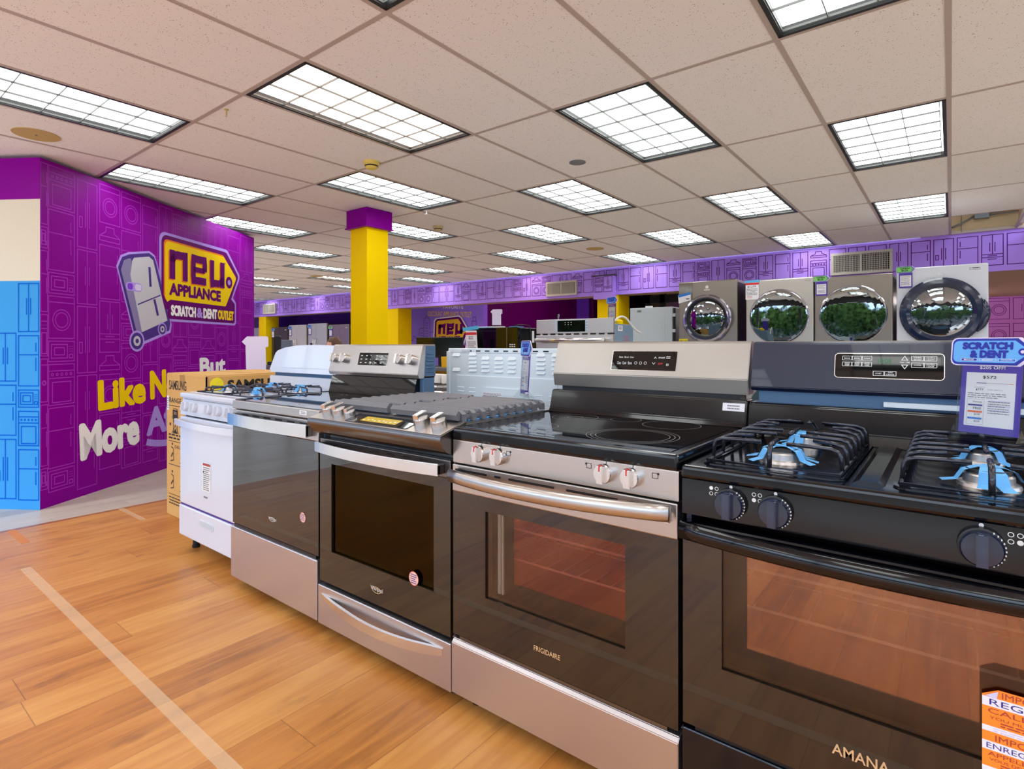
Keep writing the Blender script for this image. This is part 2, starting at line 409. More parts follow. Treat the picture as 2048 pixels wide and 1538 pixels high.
        if bold > .02:     # heavier stroke: the same glyphs again, shifted a little
            d = (bold-.010)*sy*1.7
            for k, (ex, ey) in enumerate(((d, 0), (-d, 0), (0, d), (0, -d), (d*.7, d*.7), (-d*.7, d*.7), (d*.7, -d*.7), (-d*.7, -d*.7))):
                s.add([v+pl.u*ex+pl.v*ey+pl.n*(k+1)*min(.00008, d*.05) for v in out], fs, m)
        return s
    def lines(s, pl, a0, a1, b0, b1, n, m, h=.0006, fill=.45, seed=1):
        """small print too fine to read, as rows of short dashes"""
        r = random.Random(seed); st = (b1-b0)/n
        for i in range(n):
            z = b1-st*(i+.75); a = a0; e = a1-(a1-a0)*r.random()*.25
            while a < e:
                l = min((a1-a0)*(.05+.12*r.random()), e-a); s.rect(pl, a, a+l, z, z+st*fill, m, h); a += l+(a1-a0)*.025
        return s
    def build(s, name, parent=None, label=None, kind=None, cat=None, group=None, loc=None, rz=None):
        me = bpy.data.meshes.new(name); me.from_pydata(s.v, [], s.f)
        for m in s.mats: me.materials.append(M[m])
        me.polygons.foreach_set('material_index', s.m); me.polygons.foreach_set('use_smooth', s.s); me.update()
        o = bpy.data.objects.new(name, me); COL.objects.link(o)
        if parent: o.parent = parent
        return tag(o, label, cat, group, kind, loc, rz)
def tag(o, label=None, cat=None, group=None, kind=None, loc=None, rz=None):
    for k, v in (('label', label), ('category', cat), ('group', group), ('kind', kind)):
        if v: o[k] = v
    if loc: o.location = loc
    if rz is not None: o.rotation_euler = (0, 0, rz)
    return o
def thing(name, label, cat, loc=(0, 0, 0), rz=0., group=None):
    o = bpy.data.objects.new(name, None); COL.objects.link(o); o.empty_display_size = .1
    return tag(o, label, cat, group, None, loc, rz)
def dup(o, parent=None):
    c = o.copy(); COL.objects.link(c)
    if parent: c.parent = parent
    for ch in list(o.children): dup(ch, c)
    return c
def arc(cx, cy, r, a0, a1, n=8): return [(cx+r*math.cos(math.radians(a0+(a1-a0)*i/n)), cy+r*math.sin(math.radians(a0+(a1-a0)*i/n))) for i in range(n+1)]
def rrect(a0, a1, b0, b1, r, n=4): return arc(a1-r, b0+r, r, -90, 0, n)+arc(a1-r, b1-r, r, 0, 90, n)+arc(a0+r, b1-r, r, 90, 180, n)+arc(a0+r, b0+r, r, 180, 270, n)
def bez(p0, p1, p2, n=10):
    p0, p1, p2 = Vector(p0), Vector(p1), Vector(p2)
    return [p0*(1-t)**2+p1*2*t*(1-t)+p2*t*t for t in (i/n for i in range(n+1))]

# ---------------------------------------------------------------- printed appliance line art
def icon(mb, pl, k, a, b, w, h, lw, m, hh=.0015):
    R = lambda x0, x1, y0, y1: mb.stroke(pl, [(a+x0*w, b+y0*h), (a+x1*w, b+y0*h), (a+x1*w, b+y1*h), (a+x0*w, b+y1*h)], lw, m, hh, True)
    S = lambda *p: mb.stroke(pl, [(a+x*w, b+y*h) for x, y in p], lw, m, hh)
    O = lambda x, y, r: mb.ring(pl, a+x*w, b+y*h, r*w, lw, m, hh, 24)
    if k == 'top':      # top-freezer fridge
        R(0, 1, 0, 1); S((0, .62), (1, .62)); S((.86, .68), (.86, .86)); S((.86, .3), (.86, .56))
    elif k == 'topl':
        R(0, 1, 0, 1); S((0, .62), (1, .62)); S((.14, .68), (.14, .86)); S((.14, .3), (.14, .56))
    elif k == 'french':
        R(0, 1, 0, 1); S((0, .36), (1, .36)); S((.5, .36), (.5, 1)); S((.38, .45), (.38, .75)); S((.62, .45), (.62, .75)); S((0, .26), (1, .26)); S((.28, .31), (.72, .31)); S((.28, .2), (.72, .2))
    elif k == 'side':
        R(0, 1, 0, 1); S((.5, 0), (.5, 1)); S((.4, .3), (.4, .7)); S((.6, .3), (.6, .7)); R(.1, .24, .3, .46)
    elif k == 'double':
        R(0, 1, 0, 1); S((.5, 0), (.5, 1)); S((.4, .35), (.4, .7)); S((.6, .35), (.6, .7))
    elif k == 'range':
        R(0, 1, 0, 1); S((0, .84), (1, .84)); S((0, .66), (1, .66)); R(.14, .86, .06, .56)
        for x in (.14, .32, .5, .68, .86): O(x, .75, .055)
    elif k == 'hood':
        mb.stroke(pl, [(a+x*w, b+y*h) for x, y in ((0, .1), (1, .1), (1, .38), (.7, .66), (.7, .95), (.3, .95), (.3, .66), (0, .38))], lw, m, hh, True); S((0, .38), (1, .38))
    elif k == 'washer':
        R(0, 1, 0, 1); S((0, .86), (1, .86)); O(.5, .44, .36); O(.5, .44, .26)
    elif k == 'mw':
        R(0, 1, 0, 1); R(.1, .72, .16, .84); R(.22, .6, .32, .68)
        for i in range(3):
            for j in range(3): S((.79+.06*i, .5+.12*j), (.82+.06*i, .5+.12*j))
        R(.8, .94, .16, .34)

# ================================================================ THE SETTING
CEIL = 2.558
GX = lambda i: .6096*i - .0095
GY = lambda j: 1.2192*j + .284
LIGHTS = [(i, j) for i in range(-29, 7, 2) for j in range(-2, 7) if (j % 2 == 1) == (((i+1)//2) % 2 == 0)]
LIGHTS = [(i, j) for i, j in LIGHTS if not (i > -2 and j == 6)]
HOLES = set(LIGHTS) | {(0, 6)}

# floor: wood on the shop floor, pale planks past the partition; unseen floor made pale to cut orange bounce
b = MB()
b.add([(-4.745, -1.6, 0), (2.6, -1.6, 0), (2.6, 2.1, 0), (-4.745, 2.1, 0)], [(0, 1, 2, 3)], 'wood_planks')
for x0, x1, y0, y1 in ((-18.6, -4.745, -2.7, 14), (-4.745, 5, 2.1, 14), (-4.745, 5, -2.7, -1.6), (2.6, 5, -1.6, 2.1)): b.add([(x0, y0, 0), (x1, y0, 0), (x1, y1, 0), (x0, y1, 0)], [(0, 1, 2, 3)], 'pale_planks')
b.add([(-18.6, -2.7, -.1), (5, -2.7, -.1), (5, 14, -.1), (-18.6, 14, -.1)], [(3, 2, 1, 0)], 'pale_planks')
b.build('floor', kind='structure', label='orange brown wood plank floor with pale grey planks by the partition')

# ceiling: lay-in tiles and their grid
b = MB()
for i in range(-31, 9):
    for j in range(-3, 7):
        if (i, j) in HOLES: continue
        x0, x1, y0, y1 = GX(i), GX(i+1), GY(j), GY(j+1)
        if (i, j) == (1, 6):
            b.add([(x0+.01, y0, CEIL), (x1, y0, CEIL), (x1, y1-.01, CEIL-.01), (x0+.16, y1-.01, CEIL-.015), (x0-.0, y1-.5, CEIL-.02)], [(4, 3, 2, 1, 0)], 'ceiling_tile'); continue
        b.add([(x0, y0, CEIL), (x1, y0, CEIL), (x1, y1, CEIL), (x0, y1, CEIL)], [(3, 2, 1, 0)], 'ceiling_tile')
for i in range(-31, 10): b.box(GX(i)-.012, GX(i)+.012, GY(-3), GY(7), CEIL-.003, CEIL+.03, 'tbar')
for j in range(-3, 8): b.box(GX(-31), GX(9), GY(j)-.012, GY(j)+.012, CEIL-.0025, CEIL+.03, 'tbar')
# plain ceiling of the bays behind the upper wall, and the space above the missing tile
b.add([(-18.6, 9.2, CEIL), (5, 9.2, CEIL), (5, 14, CEIL), (-18.6, 14, CEIL)], [(3, 2, 1, 0)], 'ceiling_tile')
b.box(GX(0)-.3, GX(1)+.5, GY(7)+.02, GY(7)+.05, CEIL, CEIL+.6, 'board_tan')
b.box(GX(0)-.3, GX(1)+.5, GY(6), GY(7)+.05, CEIL+.6, CEIL+.62, 'board_tan')
b.box(GX(0)-.05, GX(0)-.02, GY(6), GY(7), CEIL+.03, CEIL+.6, 'board_tan')
b.box(GX(1)+.02, GX(1)+.05, GY(6), GY(7), CEIL+.03, CEIL+.6, 'board_tan')
b.build('ceiling', kind='structure', label='white speckled lay-in tile ceiling with thin grid bars')

# upper wall (soffit) with a printed row of appliances
SY = 8.85
b = MB(); pl = front(SY)
b.box(-18.6, -1.5, SY, SY+.35, 2.07, CEIL, 'violet_paint')
b.box(-1.5, 5, SY, 13.55, 2.07, CEIL, 'violet_paint')
b.add([(-18.6, SY, 2.069), (5, SY, 2.069), (5, SY+.35, 2.069), (-18.6, SY+.35, 2.069)], [(3, 2, 1, 0)], 'soffit_under')
b.add([(-1.5, SY, 2.0685), (5, SY, 2.0685), (5, 13.5, 2.0685), (-1.5, 13.5, 2.0685)], [(3, 2, 1, 0)], 'soffit_under')
seq = ['top', 'french', 'top', 'mr', 'side', 'hw', 'mw2', 'top', 'french', 'hr', 'top', 'french', 'top', 'french', 'top', 'side', 'topl', 'french', 'top', 'mr', 'double', 'hw', 'mw2', 'french',
       'top', 'french', 'hr', 'top', 'double', 'top', 'double', 'top', 'side', 'topl', 'french', 'top', 'mr', 'double', 'hw', 'mw2', 'topl', 'top', 'topl', 'french', 'hr', 'top', 'french']
def combo(mb, pl, k, a, z0, w, h, lw, m, hh=.002):
    if k == 'mr': icon(mb, pl, 'range', a, z0, w, h*.6, lw, m, hh); icon(mb, pl, 'mw', a, z0+h*.66, w, h*.3, lw, m, hh)
    elif k == 'hr': icon(mb, pl, 'range', a, z0, w, h*.63, lw, m, hh); icon(mb, pl, 'hood', a, z0+h*.72, w, h*.26, lw, m, hh)
    elif k == 'hw': icon(mb, pl, 'washer', a, z0, w, h*.62, lw, m, hh); icon(mb, pl, 'hood', a, z0+h*.72, w, h*.24, lw, m, hh)
    elif k == 'mw2': icon(mb, pl, 'washer', a, z0, w, h*.62, lw, m, hh); icon(mb, pl, 'mw', a, z0+h*.68, w, h*.28, lw, m, hh)
    else: icon(mb, pl, k, a, z0, w, h, lw, m, hh)
n = 0; x = -18.5
while x < 4.8:
    combo(b, pl, seq[n % len(seq)], x, 2.145, .196, .365, .0082, 'violet_line'); x += .232; n += 1
b.build('wall_back_upper', kind='structure', label='violet upper wall printed with a row of outlined appliances')

# pilaster standing proud of the upper wall
b = MB()
b.box(-5.0, -4.62, SY-.13, SY, 2.0, 2.40, 'violet_paint'); b.box(-5.02, -4.60, SY-.15, SY, 2.40, 2.415, 'grille_hole')
pp = front(SY-.13)
combo(b, pp, 'mr', -4.98, 2.12, .17, .27, .0065, 'violet_line'); combo(b, pp, 'french', -4.79, 2.12, .16, .27, .0065, 'violet_line')
b.build('trim_pilaster', kind='structure', label='short violet pilaster on the upper wall above a yellow column')

# lower back wall
BY = 9.95
b = MB()
b.box(-18.6, -11.95, BY, BY+.15, 0, CEIL, 'violet_dark'); b.box(-11.95, -11.22, BY, BY+.15, 0, CEIL, 'violet_mid')
b.box(-11.22, -8.66, BY, BY+.15, 0, CEIL, 'violet_sign')
b.box(-6.07, -5.78, BY-.05, BY+.25, 0, CEIL, 'violet_dark')
b.box(-10.9, -9.55, 12.6, 12.75, 0, CEIL, 'magenta'); b.box(-9.55, -9.35, 12.4, 12.75, 0, CEIL, 'violet_mid'); b.box(-9.35, -4.5, 13.9, 14, 0, CEIL, 'magenta_dark')
b.box(-8.8, -8.66, BY+.15, 14, 0, CEIL, 'magenta_dark'); b.box(-5.78, -5.7, BY, 14, 0, CEIL, 'magenta_dark')
b.box(-1.6, 5, 13.5, 13.65, 0, 2.07, 'plum_paint'); b.box(-2.0, -1.5, BY, 13.65, 0, CEIL, 'violet_dark')
pb = front(13.5)
for r in range(4):
    for c in range(19):
        k = ['washer', 'double', 'washer', 'top', 'range', 'french'][(c+2*r) % 6]
        icon(b, pb, k, -1.5+c*.34, 1.66-r*.46, .29, .38, .010, 'plum_line')
# printed sign, slogan and city outline on the violet bay
ps = front(BY)
def outline(pts, f, dx=0, dz=0):
    cx_ = sum(p[0] for p in pts)/len(pts); cz_ = sum(p[1] for p in pts)/len(pts)
    return [(cx_+(p[0]-cx_)*f+dx, cz_+(p[1]-cz_)*f+dz) for p in pts]
b.text(ps, 'DISCOUNT APPLIANCE OUTLET', -10.54, -9.03, 1.93, 2.06, 'logo_yellow', .002, .02, -.05)
b.text(ps, 'ATLANTA\'S FAVORITE'[10:], -9.98, -9.30, 2.10, 2.19, 'logo_white', .002, .02, -.05)
def sky(x0, pts, w=.012): b.stroke(ps, [(x0+p, q) for p, q in pts], w, 'ink_purple', .0015)
sky(-11.18, [(0, 1.32), (.08, 1.32), (.08, 1.42), (.16, 1.42), (.16, 1.38), (.26, 1.38), (.26, 1.30), (.34, 1.30)])
sky(-10.86, [(0, 1.1), (0, 1.58), (.05, 1.62), (.18, 1.62), (.18, 1.1)]); sky(-10.70, [(.02, 1.1), (.02, 1.86), (.1, 1.90), (.1, 1.94), (.16, 1.94), (.16, 1.90), (.24, 1.84), (.24, 1.1)]); sky(-10.45, [(0, 1.5), (.08, 1.54), (.16, 1.46), (.16, 1.1)])
for k in range(9): b.stroke(ps, [(-10.62, 1.2+.07*k), (-10.52, 1.2+.07*k)], .01, 'ink_purple', .0015)
for k in range(6): b.stroke(ps, [(-10.82, 1.15+.07*k), (-10.71, 1.15+.07*k)], .01, 'ink_purple', .0015)
sky(-9.02, [(0, 1.1), (0, 1.76), (.14, 1.76), (.14, 1.1)]); sky(-9.0, [(.02, 1.76), (.02, 1.86), (.10, 1.86), (.10, 1.76)])
b.build('wall_back', kind='structure', label='dark violet back wall with lighter printed bay and recesses')

b = MB(); b.box(-18.75, -18.6, -2.7, 14, 0, CEIL, 'violet_paint')
pe = Pl((-18.6, 9, 0), (0, -1, 0), (0, 0, 1))
b.build('wall_left_end', kind='structure')
b = MB(); b.box(5, 5.15, 4.5, 14, 0, CEIL, 'cream_paint'); b.build('wall_right', kind='structure')
b = MB(); b.box(-18.6, 5, 14, 14.1, 0, CEIL, 'violet_dark'); b.build('wall_far', kind='structure')

# office glazing under the upper wall
b = MB()
for z0, z1 in ((.0, .12), (1.98, 2.12)): b.box(-4.57, -2.0, BY-.03, BY+.05, z0, z1, 'trim_black')
for x in (-4.57, -4.27, -3.2, -2.1): b.box(x, x+.09, BY-.03, BY+.05, 0, 2.55, 'trim_black')
b.box(-4.57, -2.0, BY+.04, BY+.06, 2.10, CEIL, 'board_tan')
wn = b.build('window_1', kind='structure', label='black framed office glazing behind the grey washer')
b = MB(); b.box(-4.57, -2.0, BY, BY+.012, .1, 2.1, 'glass_office'); b.build('pane', wn)

# storefront behind and beside the camera (daylight comes in here)
b = MB()
b.box(-18.6, 5.1, -2.75, -2.6, 2.32, CEIL+.1, 'storefront_frame'); b.box(-18.6, 5.1, -2.75, -2.6, -.05, .10, 'storefront_frame')
for k in range(16): b.box(-18.6+k*1.58, -18.53+k*1.58, -2.72, -2.62, .1, 2.32, 'storefront_frame')
b.build('window_2', kind='structure', label='shop front window frame behind the camera')
b = MB()
b.box(5, 5.15, -2.7, 4.5, 2.32, CEIL+.1, 'storefront_frame'); b.box(5, 5.15, -2.7, 4.5, -.05, .10, 'storefront_frame')
for k in range(5): b.box(5.03, 5.12, -2.7+k*1.78, -2.63+k*1.78, .1, 2.32, 'storefront_frame')
b.build('window_3', kind='structure', label='shop front window frame on the right')

# ---------------------------------------------------------------- angled purple partition with its print
PA = Vector((-5.143, 1.072, 0)); PT = Vector((-.5781, .8160, 0)); PH = 2.53
pw = Pl(PA, PT, (0, 0, 1)); LW = 3.017
b = MB()
b.poly(pw, [(0, 0), (LW, 0), (LW, PH), (0, PH)], 'purple_paint'); b.add([pw.p(u, z, h) for u, z, h in ((LW, 0, 0), (LW, 0, -.16), (LW, PH, -.16), (LW, PH, 0), (.17, 0, -.16), (.17, PH, -.16), (0, PH, 0))], [(0, 1, 2, 3), (1, 4, 5, 2), (3, 2, 5, 6)], 'purple_paint')
cols = [(.005, .055, ['top', 'mw', 'top', 'range', 'washer', 'top', 'mw', 'washer'], 0), (.07, .225, ['range', 'top', 'mw', 'washer', 'mw', 'range', 'top', 'mw', 'washer'], 0),
        (.325, .19, ['side', 'double', 'side', 'double', 'top'], .03), (.545, .22, ['washer', 'hood', 'top', 'french', 'hood', 'washer', 'top', 'french', 'range'], .0), (.785, .23, ['washer', 'top', 'mw', 'hood', 'mw', 'washer', 'french', 'range', 'top'], .0),
        (1.04, .20, ['top', 'double', 'side', 'top', 'french', 'hood', 'range', 'top'], .05), (1.262, .185, ['french', 'mw', 'range', 'hood', 'washer', 'top', 'side', 'top'], 0), (1.465, .21, ['range', 'top', 'double', 'hood', 'range', 'washer', 'top', 'double'], .03),
        (1.70, .21, ['top', 'french', 'washer', 'range', 'top', 'side', 'top', 'mw'], .0), (1.93, .23, ['double', 'range', 'top', 'hood', 'range', 'top', 'double', 'mw'], .04), (2.185, .22, ['french', 'top', 'mw', 'washer', 'side', 'top', 'french', 'top'], .0),
        (2.43, .24, ['top', 'side', 'french', 'top', 'double', 'range', 'top', 'mw'], .05), (2.70, .27, ['double', 'hood', 'range', 'top', 'french', 'side', 'top', 'range'], .0)]
HT = {'range': .30, 'top': .44, 'mw': .15, 'washer': .31, 'side': .52, 'double': .42, 'hood': .14, 'french': .42}
for u, w, ks, dz in cols:
    z = PH-.03-dz
    for k in ks*2:
        h = HT[k]
        if z-h < .02: break
        icon(b, pw, k, u, z-h, w, h, .0065, 'purple_line', .001); z -= h+.022
lw_ = b.build('wall_left', kind='structure', label='glossy purple partition printed with outlined appliances and the shop logo')
# shop tag printed on it
b = MB()
T0 = rrect(1.258, 2.0, 1.43, 2.265, .09)
outer = arc(1.34, 2.185, .08, 180, 90, 5)+[(2.36, 2.275)]+arc(2.38, 2.20, .075, 85, 40, 4)+arc(2.615, 1.99, .06, 40, -35, 4)+[(2.53, 1.735)]+arc(2.555, 1.665, .04, 60, 0, 3)+arc(2.555, 1.455, .04, 0, -90, 3)+arc(1.385, 1.455, .04, -90, -180, 3)+[(1.345, 1.50)]+arc(1.33, 1.56, .072, 230, 180, 3)
b.poly(pw, outer, 'lavender_print', .0014)
inner = arc(1.365, 2.165, .075, 180, 90, 5)+[(2.35, 2.243)]+arc(2.37, 2.18, .06, 85, 40, 4)+arc(2.59, 1.985, .05, 40, -35, 4)+[(2.49, 1.715)]+arc(2.54, 1.65, .03, 60, 0, 3)+arc(2.54, 1.468, .03, 0, -90, 3)+arc(1.41, 1.468, .03, -90, -180, 3)+[(1.38, 1.53)]+arc(1.355, 1.58, .065, 230, 180, 3)
b.poly(pw, inner, 'logo_purple', .0022)
yel = arc(1.39, 2.135, .05, 180, 90, 5)+[(2.31, 2.185)]+arc(2.32, 2.13, .055, 85, 40, 4)+arc(2.555, 1.965, .035, 40, -35, 4)+arc(2.36, 1.655, .03, -40, -90, 3)+[(1.42, 1.625), (1.37, 1.60), (1.34, 1.65)]
b.poly(pw, [(x-.018, z+.016) for x, z in yel], 'logo_orange', .0028); b.poly(pw, yel, 'logo_yellow', .0034)
def neu(mb, pl, x, z, s, w, m, h, sp=1.12):
    S = lambda pts, o, f=1.: mb.stroke(pl, [(x+o+p*s*.96, z+q*s) for p, q in pts], w*f, m, h)
    k = w/2/s
    S([(k, 0), (k, 1)], 0, 1.1); S([(k, .60), (.22, .80), (.40, 1-k), (.64, 1-k), (.86, .88), (1-k, .70), (1-k, 0)], 0)
    o = s*sp*1.04
    S([(k, .50), (1-k, .50)], o, .72); S([(1-k, .48), (1-k, .72), (.84, .90), (.66, 1-k*.8), (.36, 1-k*.8), (.16, .90), (k, .72), (k, .28), (.16, .10), (.36, k*.8), (.95, k*.8)], o)
    o2 = 2*o
    S([(k, 1), (k, .28), (.16, .10), (.36, k), (.60, k), (.78, .20), (1-k, .40)], o2); S([(1-k, 0), (1-k, 1)], o2, 1.1)
neu(b, pw, 1.392, 1.815, .285, .078, 'logo_orange', .0042); neu(b, pw, 1.408, 1.828, .285, .078, 'logo_purple', .0050)
b.text(pw, 'APPLIANCE', 1.405, 2.27, 1.675, 1.785, 'logo_purple', .0045, .038)
b.text(pw, 'TM', 2.335, 2.37, 2.10, 2.12, 'logo_purple', .0045)
b.disc(pw, 2.445, 1.905, .068, 'logo_purple', .0045); b.disc(pw, 2.445, 1.905, .03, 'lavender_print', .0052)
b.text(pw, 'SCRATCH', 1.43, 1.815, 1.475, 1.572, 'logo_white', .004, .036); b.text(pw, '&', 1.84, 1.935, 1.475, 1.572, 'lavender_print', .004, .03)
b.text(pw, 'DENT', 1.955, 2.20, 1.475, 1.572, 'logo_white', .004, .036); b.text(pw, 'OUTLET', 2.225, 2.535, 1.475, 1.572, 'logo_yellow', .004, .036)
b.build('shop_logo', lw_, label='yellow price tag shaped shop logo')
b = MB()
b.text(pw, 'Like', .54, 1.07, .655, .885, 'logo_yellow', .002, .032, .03); b.text(pw, 'New', 1.15, 1.74, .69, .935, 'logo_yellow', .002, .032, .03)
b.text(pw, 'But', 1.90, 2.37, .86, 1.04, 'logo_white', .002, .032, .03); b.text(pw, 'More', .365, .99, .285, .555, 'logo_white', .002, .032, .05)
b.text(pw, 'Affordable', 1.10, 2.6, .36, .60, 'lavender_print', .002, .032, .03); b.stroke(pw, bez((1.09, .30), (1.5, .16), (2.5, .34)), .06, 'lavender_print', .002)
b.build('lettering', lw_, label='large slanted slogan lettering')
b = MB()   # refrigerator on a hand truck, printed
fp = [(.755, 1.84), (.80, 1.93), (.88, 1.965), (1.12, 2.015), (1.185, 1.99), (1.215, 1.93), (1.405, 1.41), (1.39, 1.34), (1.02, 1.225), (.955, 1.26)]
b.poly(pw, outline(fp, 1.10), 'lavender_print', .0014); b.poly(pw, outline(fp, 1.04), 'ink_purple', .002)
b.poly(pw, [(.775, 1.83), (.81, 1.915), (.88, 1.945), (.90, 1.93), (.885, 1.80), (1.03, 1.30), (.965, 1.29)], 'fridge_print_dark', .0026)
b.poly(pw, [(.885, 1.80), (.905, 1.92), (.93, 1.955), (1.12, 1.995), (1.175, 1.97), (1.195, 1.915), (1.375, 1.42), (1.03, 1.30)], 'fridge_print', .0026)
b.stroke(pw, [(.975, 1.545), (1.275, 1.655)], .012, 'ink_purple', .0032); b.stroke(pw, [(.965, 1.24), (1.385, 1.385)], .03, 'ink_purple', .0032)
b.stroke(pw, [(1.125, 1.90), (1.14, 1.72)], .03, 'ink_purple', .0032); b.stroke(pw, [(1.19, 1.61), (1.24, 1.46)], .03, 'ink_purple', .0032)
b.poly(pw, rrect(.83, 1.03, 1.66, 1.735, .035), 'lavender_print', .0036); b.poly(pw, rrect(.85, .915, 1.67, 1.725, .02), 'violet_mid', .004); b.poly(pw, rrect(.94, 1.02, 1.67, 1.725, .02), 'paper_lilac', .004)
for ux, uz, r in ((.965, 1.22, .075), (1.30, 1.335, .05)):
    b.disc(pw, ux, uz, r*1.25, 'lavender_print', .0036); b.disc(pw, ux, uz, r, 'ink_purple', .0042); b.disc(pw, ux, uz, r*.6, 'fridge_print', .0048); b.disc(pw, ux, uz, r*.28, 'ink_purple', .0054)
b.build('printed_fridge', lw_, label='printed grey fridge on a hand truck')

# blue and cream return wall at the far left
QT = Vector((.8319, .5549, 0)); QA = PA-QT*1.9
pq = Pl(QA, QT, (0, 0, 1)); b = MB()
for z0, z1, m_ in ((0, 1.645, 'sky_blue'), (1.645, 2.232, 'cream_paint'), (2.232, PH, 'purple_paint')):
    b.rect(pq, 0, 1.9, z0, z1, m_); b.slab(pq, [(0, z0), (1.88, z0), (1.88, z1), (0, z1)], m_, -.16, -.0005)
for u, w, ks, dz in ((1.735, .155, ['double', 'top', 'mw', 'range', 'top', 'mw', 'range'], 0.1), (1.55, .165, ['side', 'double', 'top', 'side', 'top'], .0), (1.33, .2, ['top', 'range', 'washer', 'top', 'double'], .05), (1.1, .2, ['top', 'mw', 'washer', 'top', 'top'], .02), (.86, .2, ['top', 'washer', 'mw', 'range', 'top'], .03)):
    z = 1.625-dz+.1
    for k in ks:
        h = HT[k]*.82
        if z-h < .01: break
        if z < 1.64: icon(b, pq, k, u, z-h, w, h, .009, 'sky_blue_line', .001)
        z -= h+.03
b.build('wall_front_left', kind='structure', label='return wall banded purple, cream and blue with outlined appliances')

# ---------------------------------------------------------------- columns
def column(x, y, s, z, cap, name, label):
    b = MB(); b.box(x-s/2, x+s/2, y-s/2, y+s/2, 0, z, 'yellow_paint')
    o = b.build(name, kind='structure', label=label)
    if cap:
        c = MB(); e = s/2+.03; c.box(x-e, x+e, y-e, y+e, 2.375, CEIL-.005, 'purple_paint'); c.box(x-e-.012, x+e+.012, y-e-.012, y+e+.012, 2.365, 2.378, 'purple_paint'); c.build('capital', o, label='purple box capital')
column(-4.715, 3.633, .265, 2.37, True, 'pillar', 'square yellow pillar with a purple box at its top')
for x, l in ((-16.75, 'yellow column by the fridges at the far left'), (-10.62, 'yellow column just right of the front pillar, under the violet band'), (-4.79, 'yellow column behind the stainless oven')):
    column(x, SY+.22, .42, 2.068, False, 'pillar', l)

# ---------------------------------------------------------------- ceiling lights
ORD = ['first', 'second', 'third', 'fourth', 'fifth', 'sixth', 'seventh', 'eighth', 'ninth', 'tenth', 'eleventh', 'twelfth', 'thirteenth', 'fourteenth', 'fifteenth', 'sixteenth', 'seventeenth', 'eighteenth']
def make_light(warm):
    t = thing('ceiling_light', '', 'ceiling light', group='recessed ceiling lights')
    x1, y1 = .6096-.012, 1.2192-.012; e = .02
    b = MB()
    for a0, a1, c0, c1 in ((.012, x1, .012, .012+e), (.012, x1, y1-e, y1), (.012, .012+e, .012, y1), (x1-e, x1, .012, y1)): b.box(a0, a1, c0, c1, -.004, .05, 'trim_black')
    b.build('frame', t)
    b = MB(); b.add([(.03, .03, .034), (x1-.02, .03, .034), (x1-.02, y1-.02, .034), (.03, y1-.02, .034)], [(3, 2, 1, 0)], 'lamp_warm' if warm else 'lamp_white'); b.build('diffuser', t)
    b = MB(); w = x1-.032-.034; L = y1-.032-.034
    for k in range(4): b.box(.034+w*k/3-.0019, .034+w*k/3+.0019, .034, .034+L, .004, .014, 'louvre')
    for k in range(7): b.box(.034, .034+w, .034+L*k/6-.0019, .034+L*k/6+.0019, .004, .014, 'louvre')
    b.build('louvre', t)
    return t
pro = {False: make_light(False), True: make_light(True)}; used_l = {False: False, True: False}
rows = {}
for i, j in sorted(LIGHTS):
    rows.setdefault(i, []).append(j)
for i, j in LIGHTS+[(i, 8) for i in (-27, -23, -19, -16, -13)]:
    warm = (i, j) in ((-5, 1), (-11, 6), (-19, 4), (-17, 5))
    t = pro[warm] if not used_l[warm] else dup(pro[warm]); used_l[warm] = True
    t.location = (GX(i), GY(j) if j < 8 else 9.3, CEIL)
    q = ORD[(6-i)//2]; r = ORD[j+2] if j < 8 else 'last'
    t['label'] = ('warm' if warm else 'cool') + f' ceiling light, {q} lengthwise row from the right, {r} crosswise row from the front'

# ================================================================ THE FRONT ROW OF RANGES
def feet(t, W, D=.62, h=.055, m='rubber'):
    for x in (.05, W-.05):
        for y in (.07, D-.05):
            b = MB(); b.lathe([(.0, 0), (.02, 0), (.022, .012), (.017, .016), (.017, h)], (x, y, 0), (0, 0, 1), m, 12); b.build('foot', t)
def knob(t, pl, a, bb, r, dep, body, grip, mark=None, gw=.30, rot=0., name='knob', skirt=None):
    b = MB(); o = pl.p(a, bb)
    if skirt: b.lathe([(r*1.12, 0), (r*1.10, dep*.3), (r*.95, dep*.34)], o, pl.n, skirt, 28)
    b.lathe([(r, 0), (r, dep*.55), (r*.93, dep*.66), (0, dep*.67)], o, pl.n, body, 28)
    c, s = math.cos(rot), math.sin(rot)
    q = Pl(o, pl.u*c+pl.v*s, pl.v*c-pl.u*s)
    w = r*gw
    b.slab(q, [(-w, -r*.90), (w, -r*.90), (w*1.05, r*.9), (-w*1.05, r*.9)], grip, dep*.5, dep)
    b.slab(q, [(-w*.8, -r*.84), (w*.8, -r*.84), (w*.8, r*.84), (-w*.8, r*.84)], grip, dep, dep*1.05)
    if mark: b.rect(q, -w*.18, w*.18, r*.35, r*.92, mark, dep*1.05+.0006); b.slab(q, [(-w*.18, r*.9), (w*.18, r*.9), (w*.18, r*.955), (-w*.18, r*.955)], mark, dep*.55, dep*1.05)
    return b.build(name, t)
def bow(x0, x1, z, y0, out, n=14):
    return [(x0+(x1-x0)*i/n, y0-out*(1-(2*i/n-1)**2), z) for i in range(n+1)]
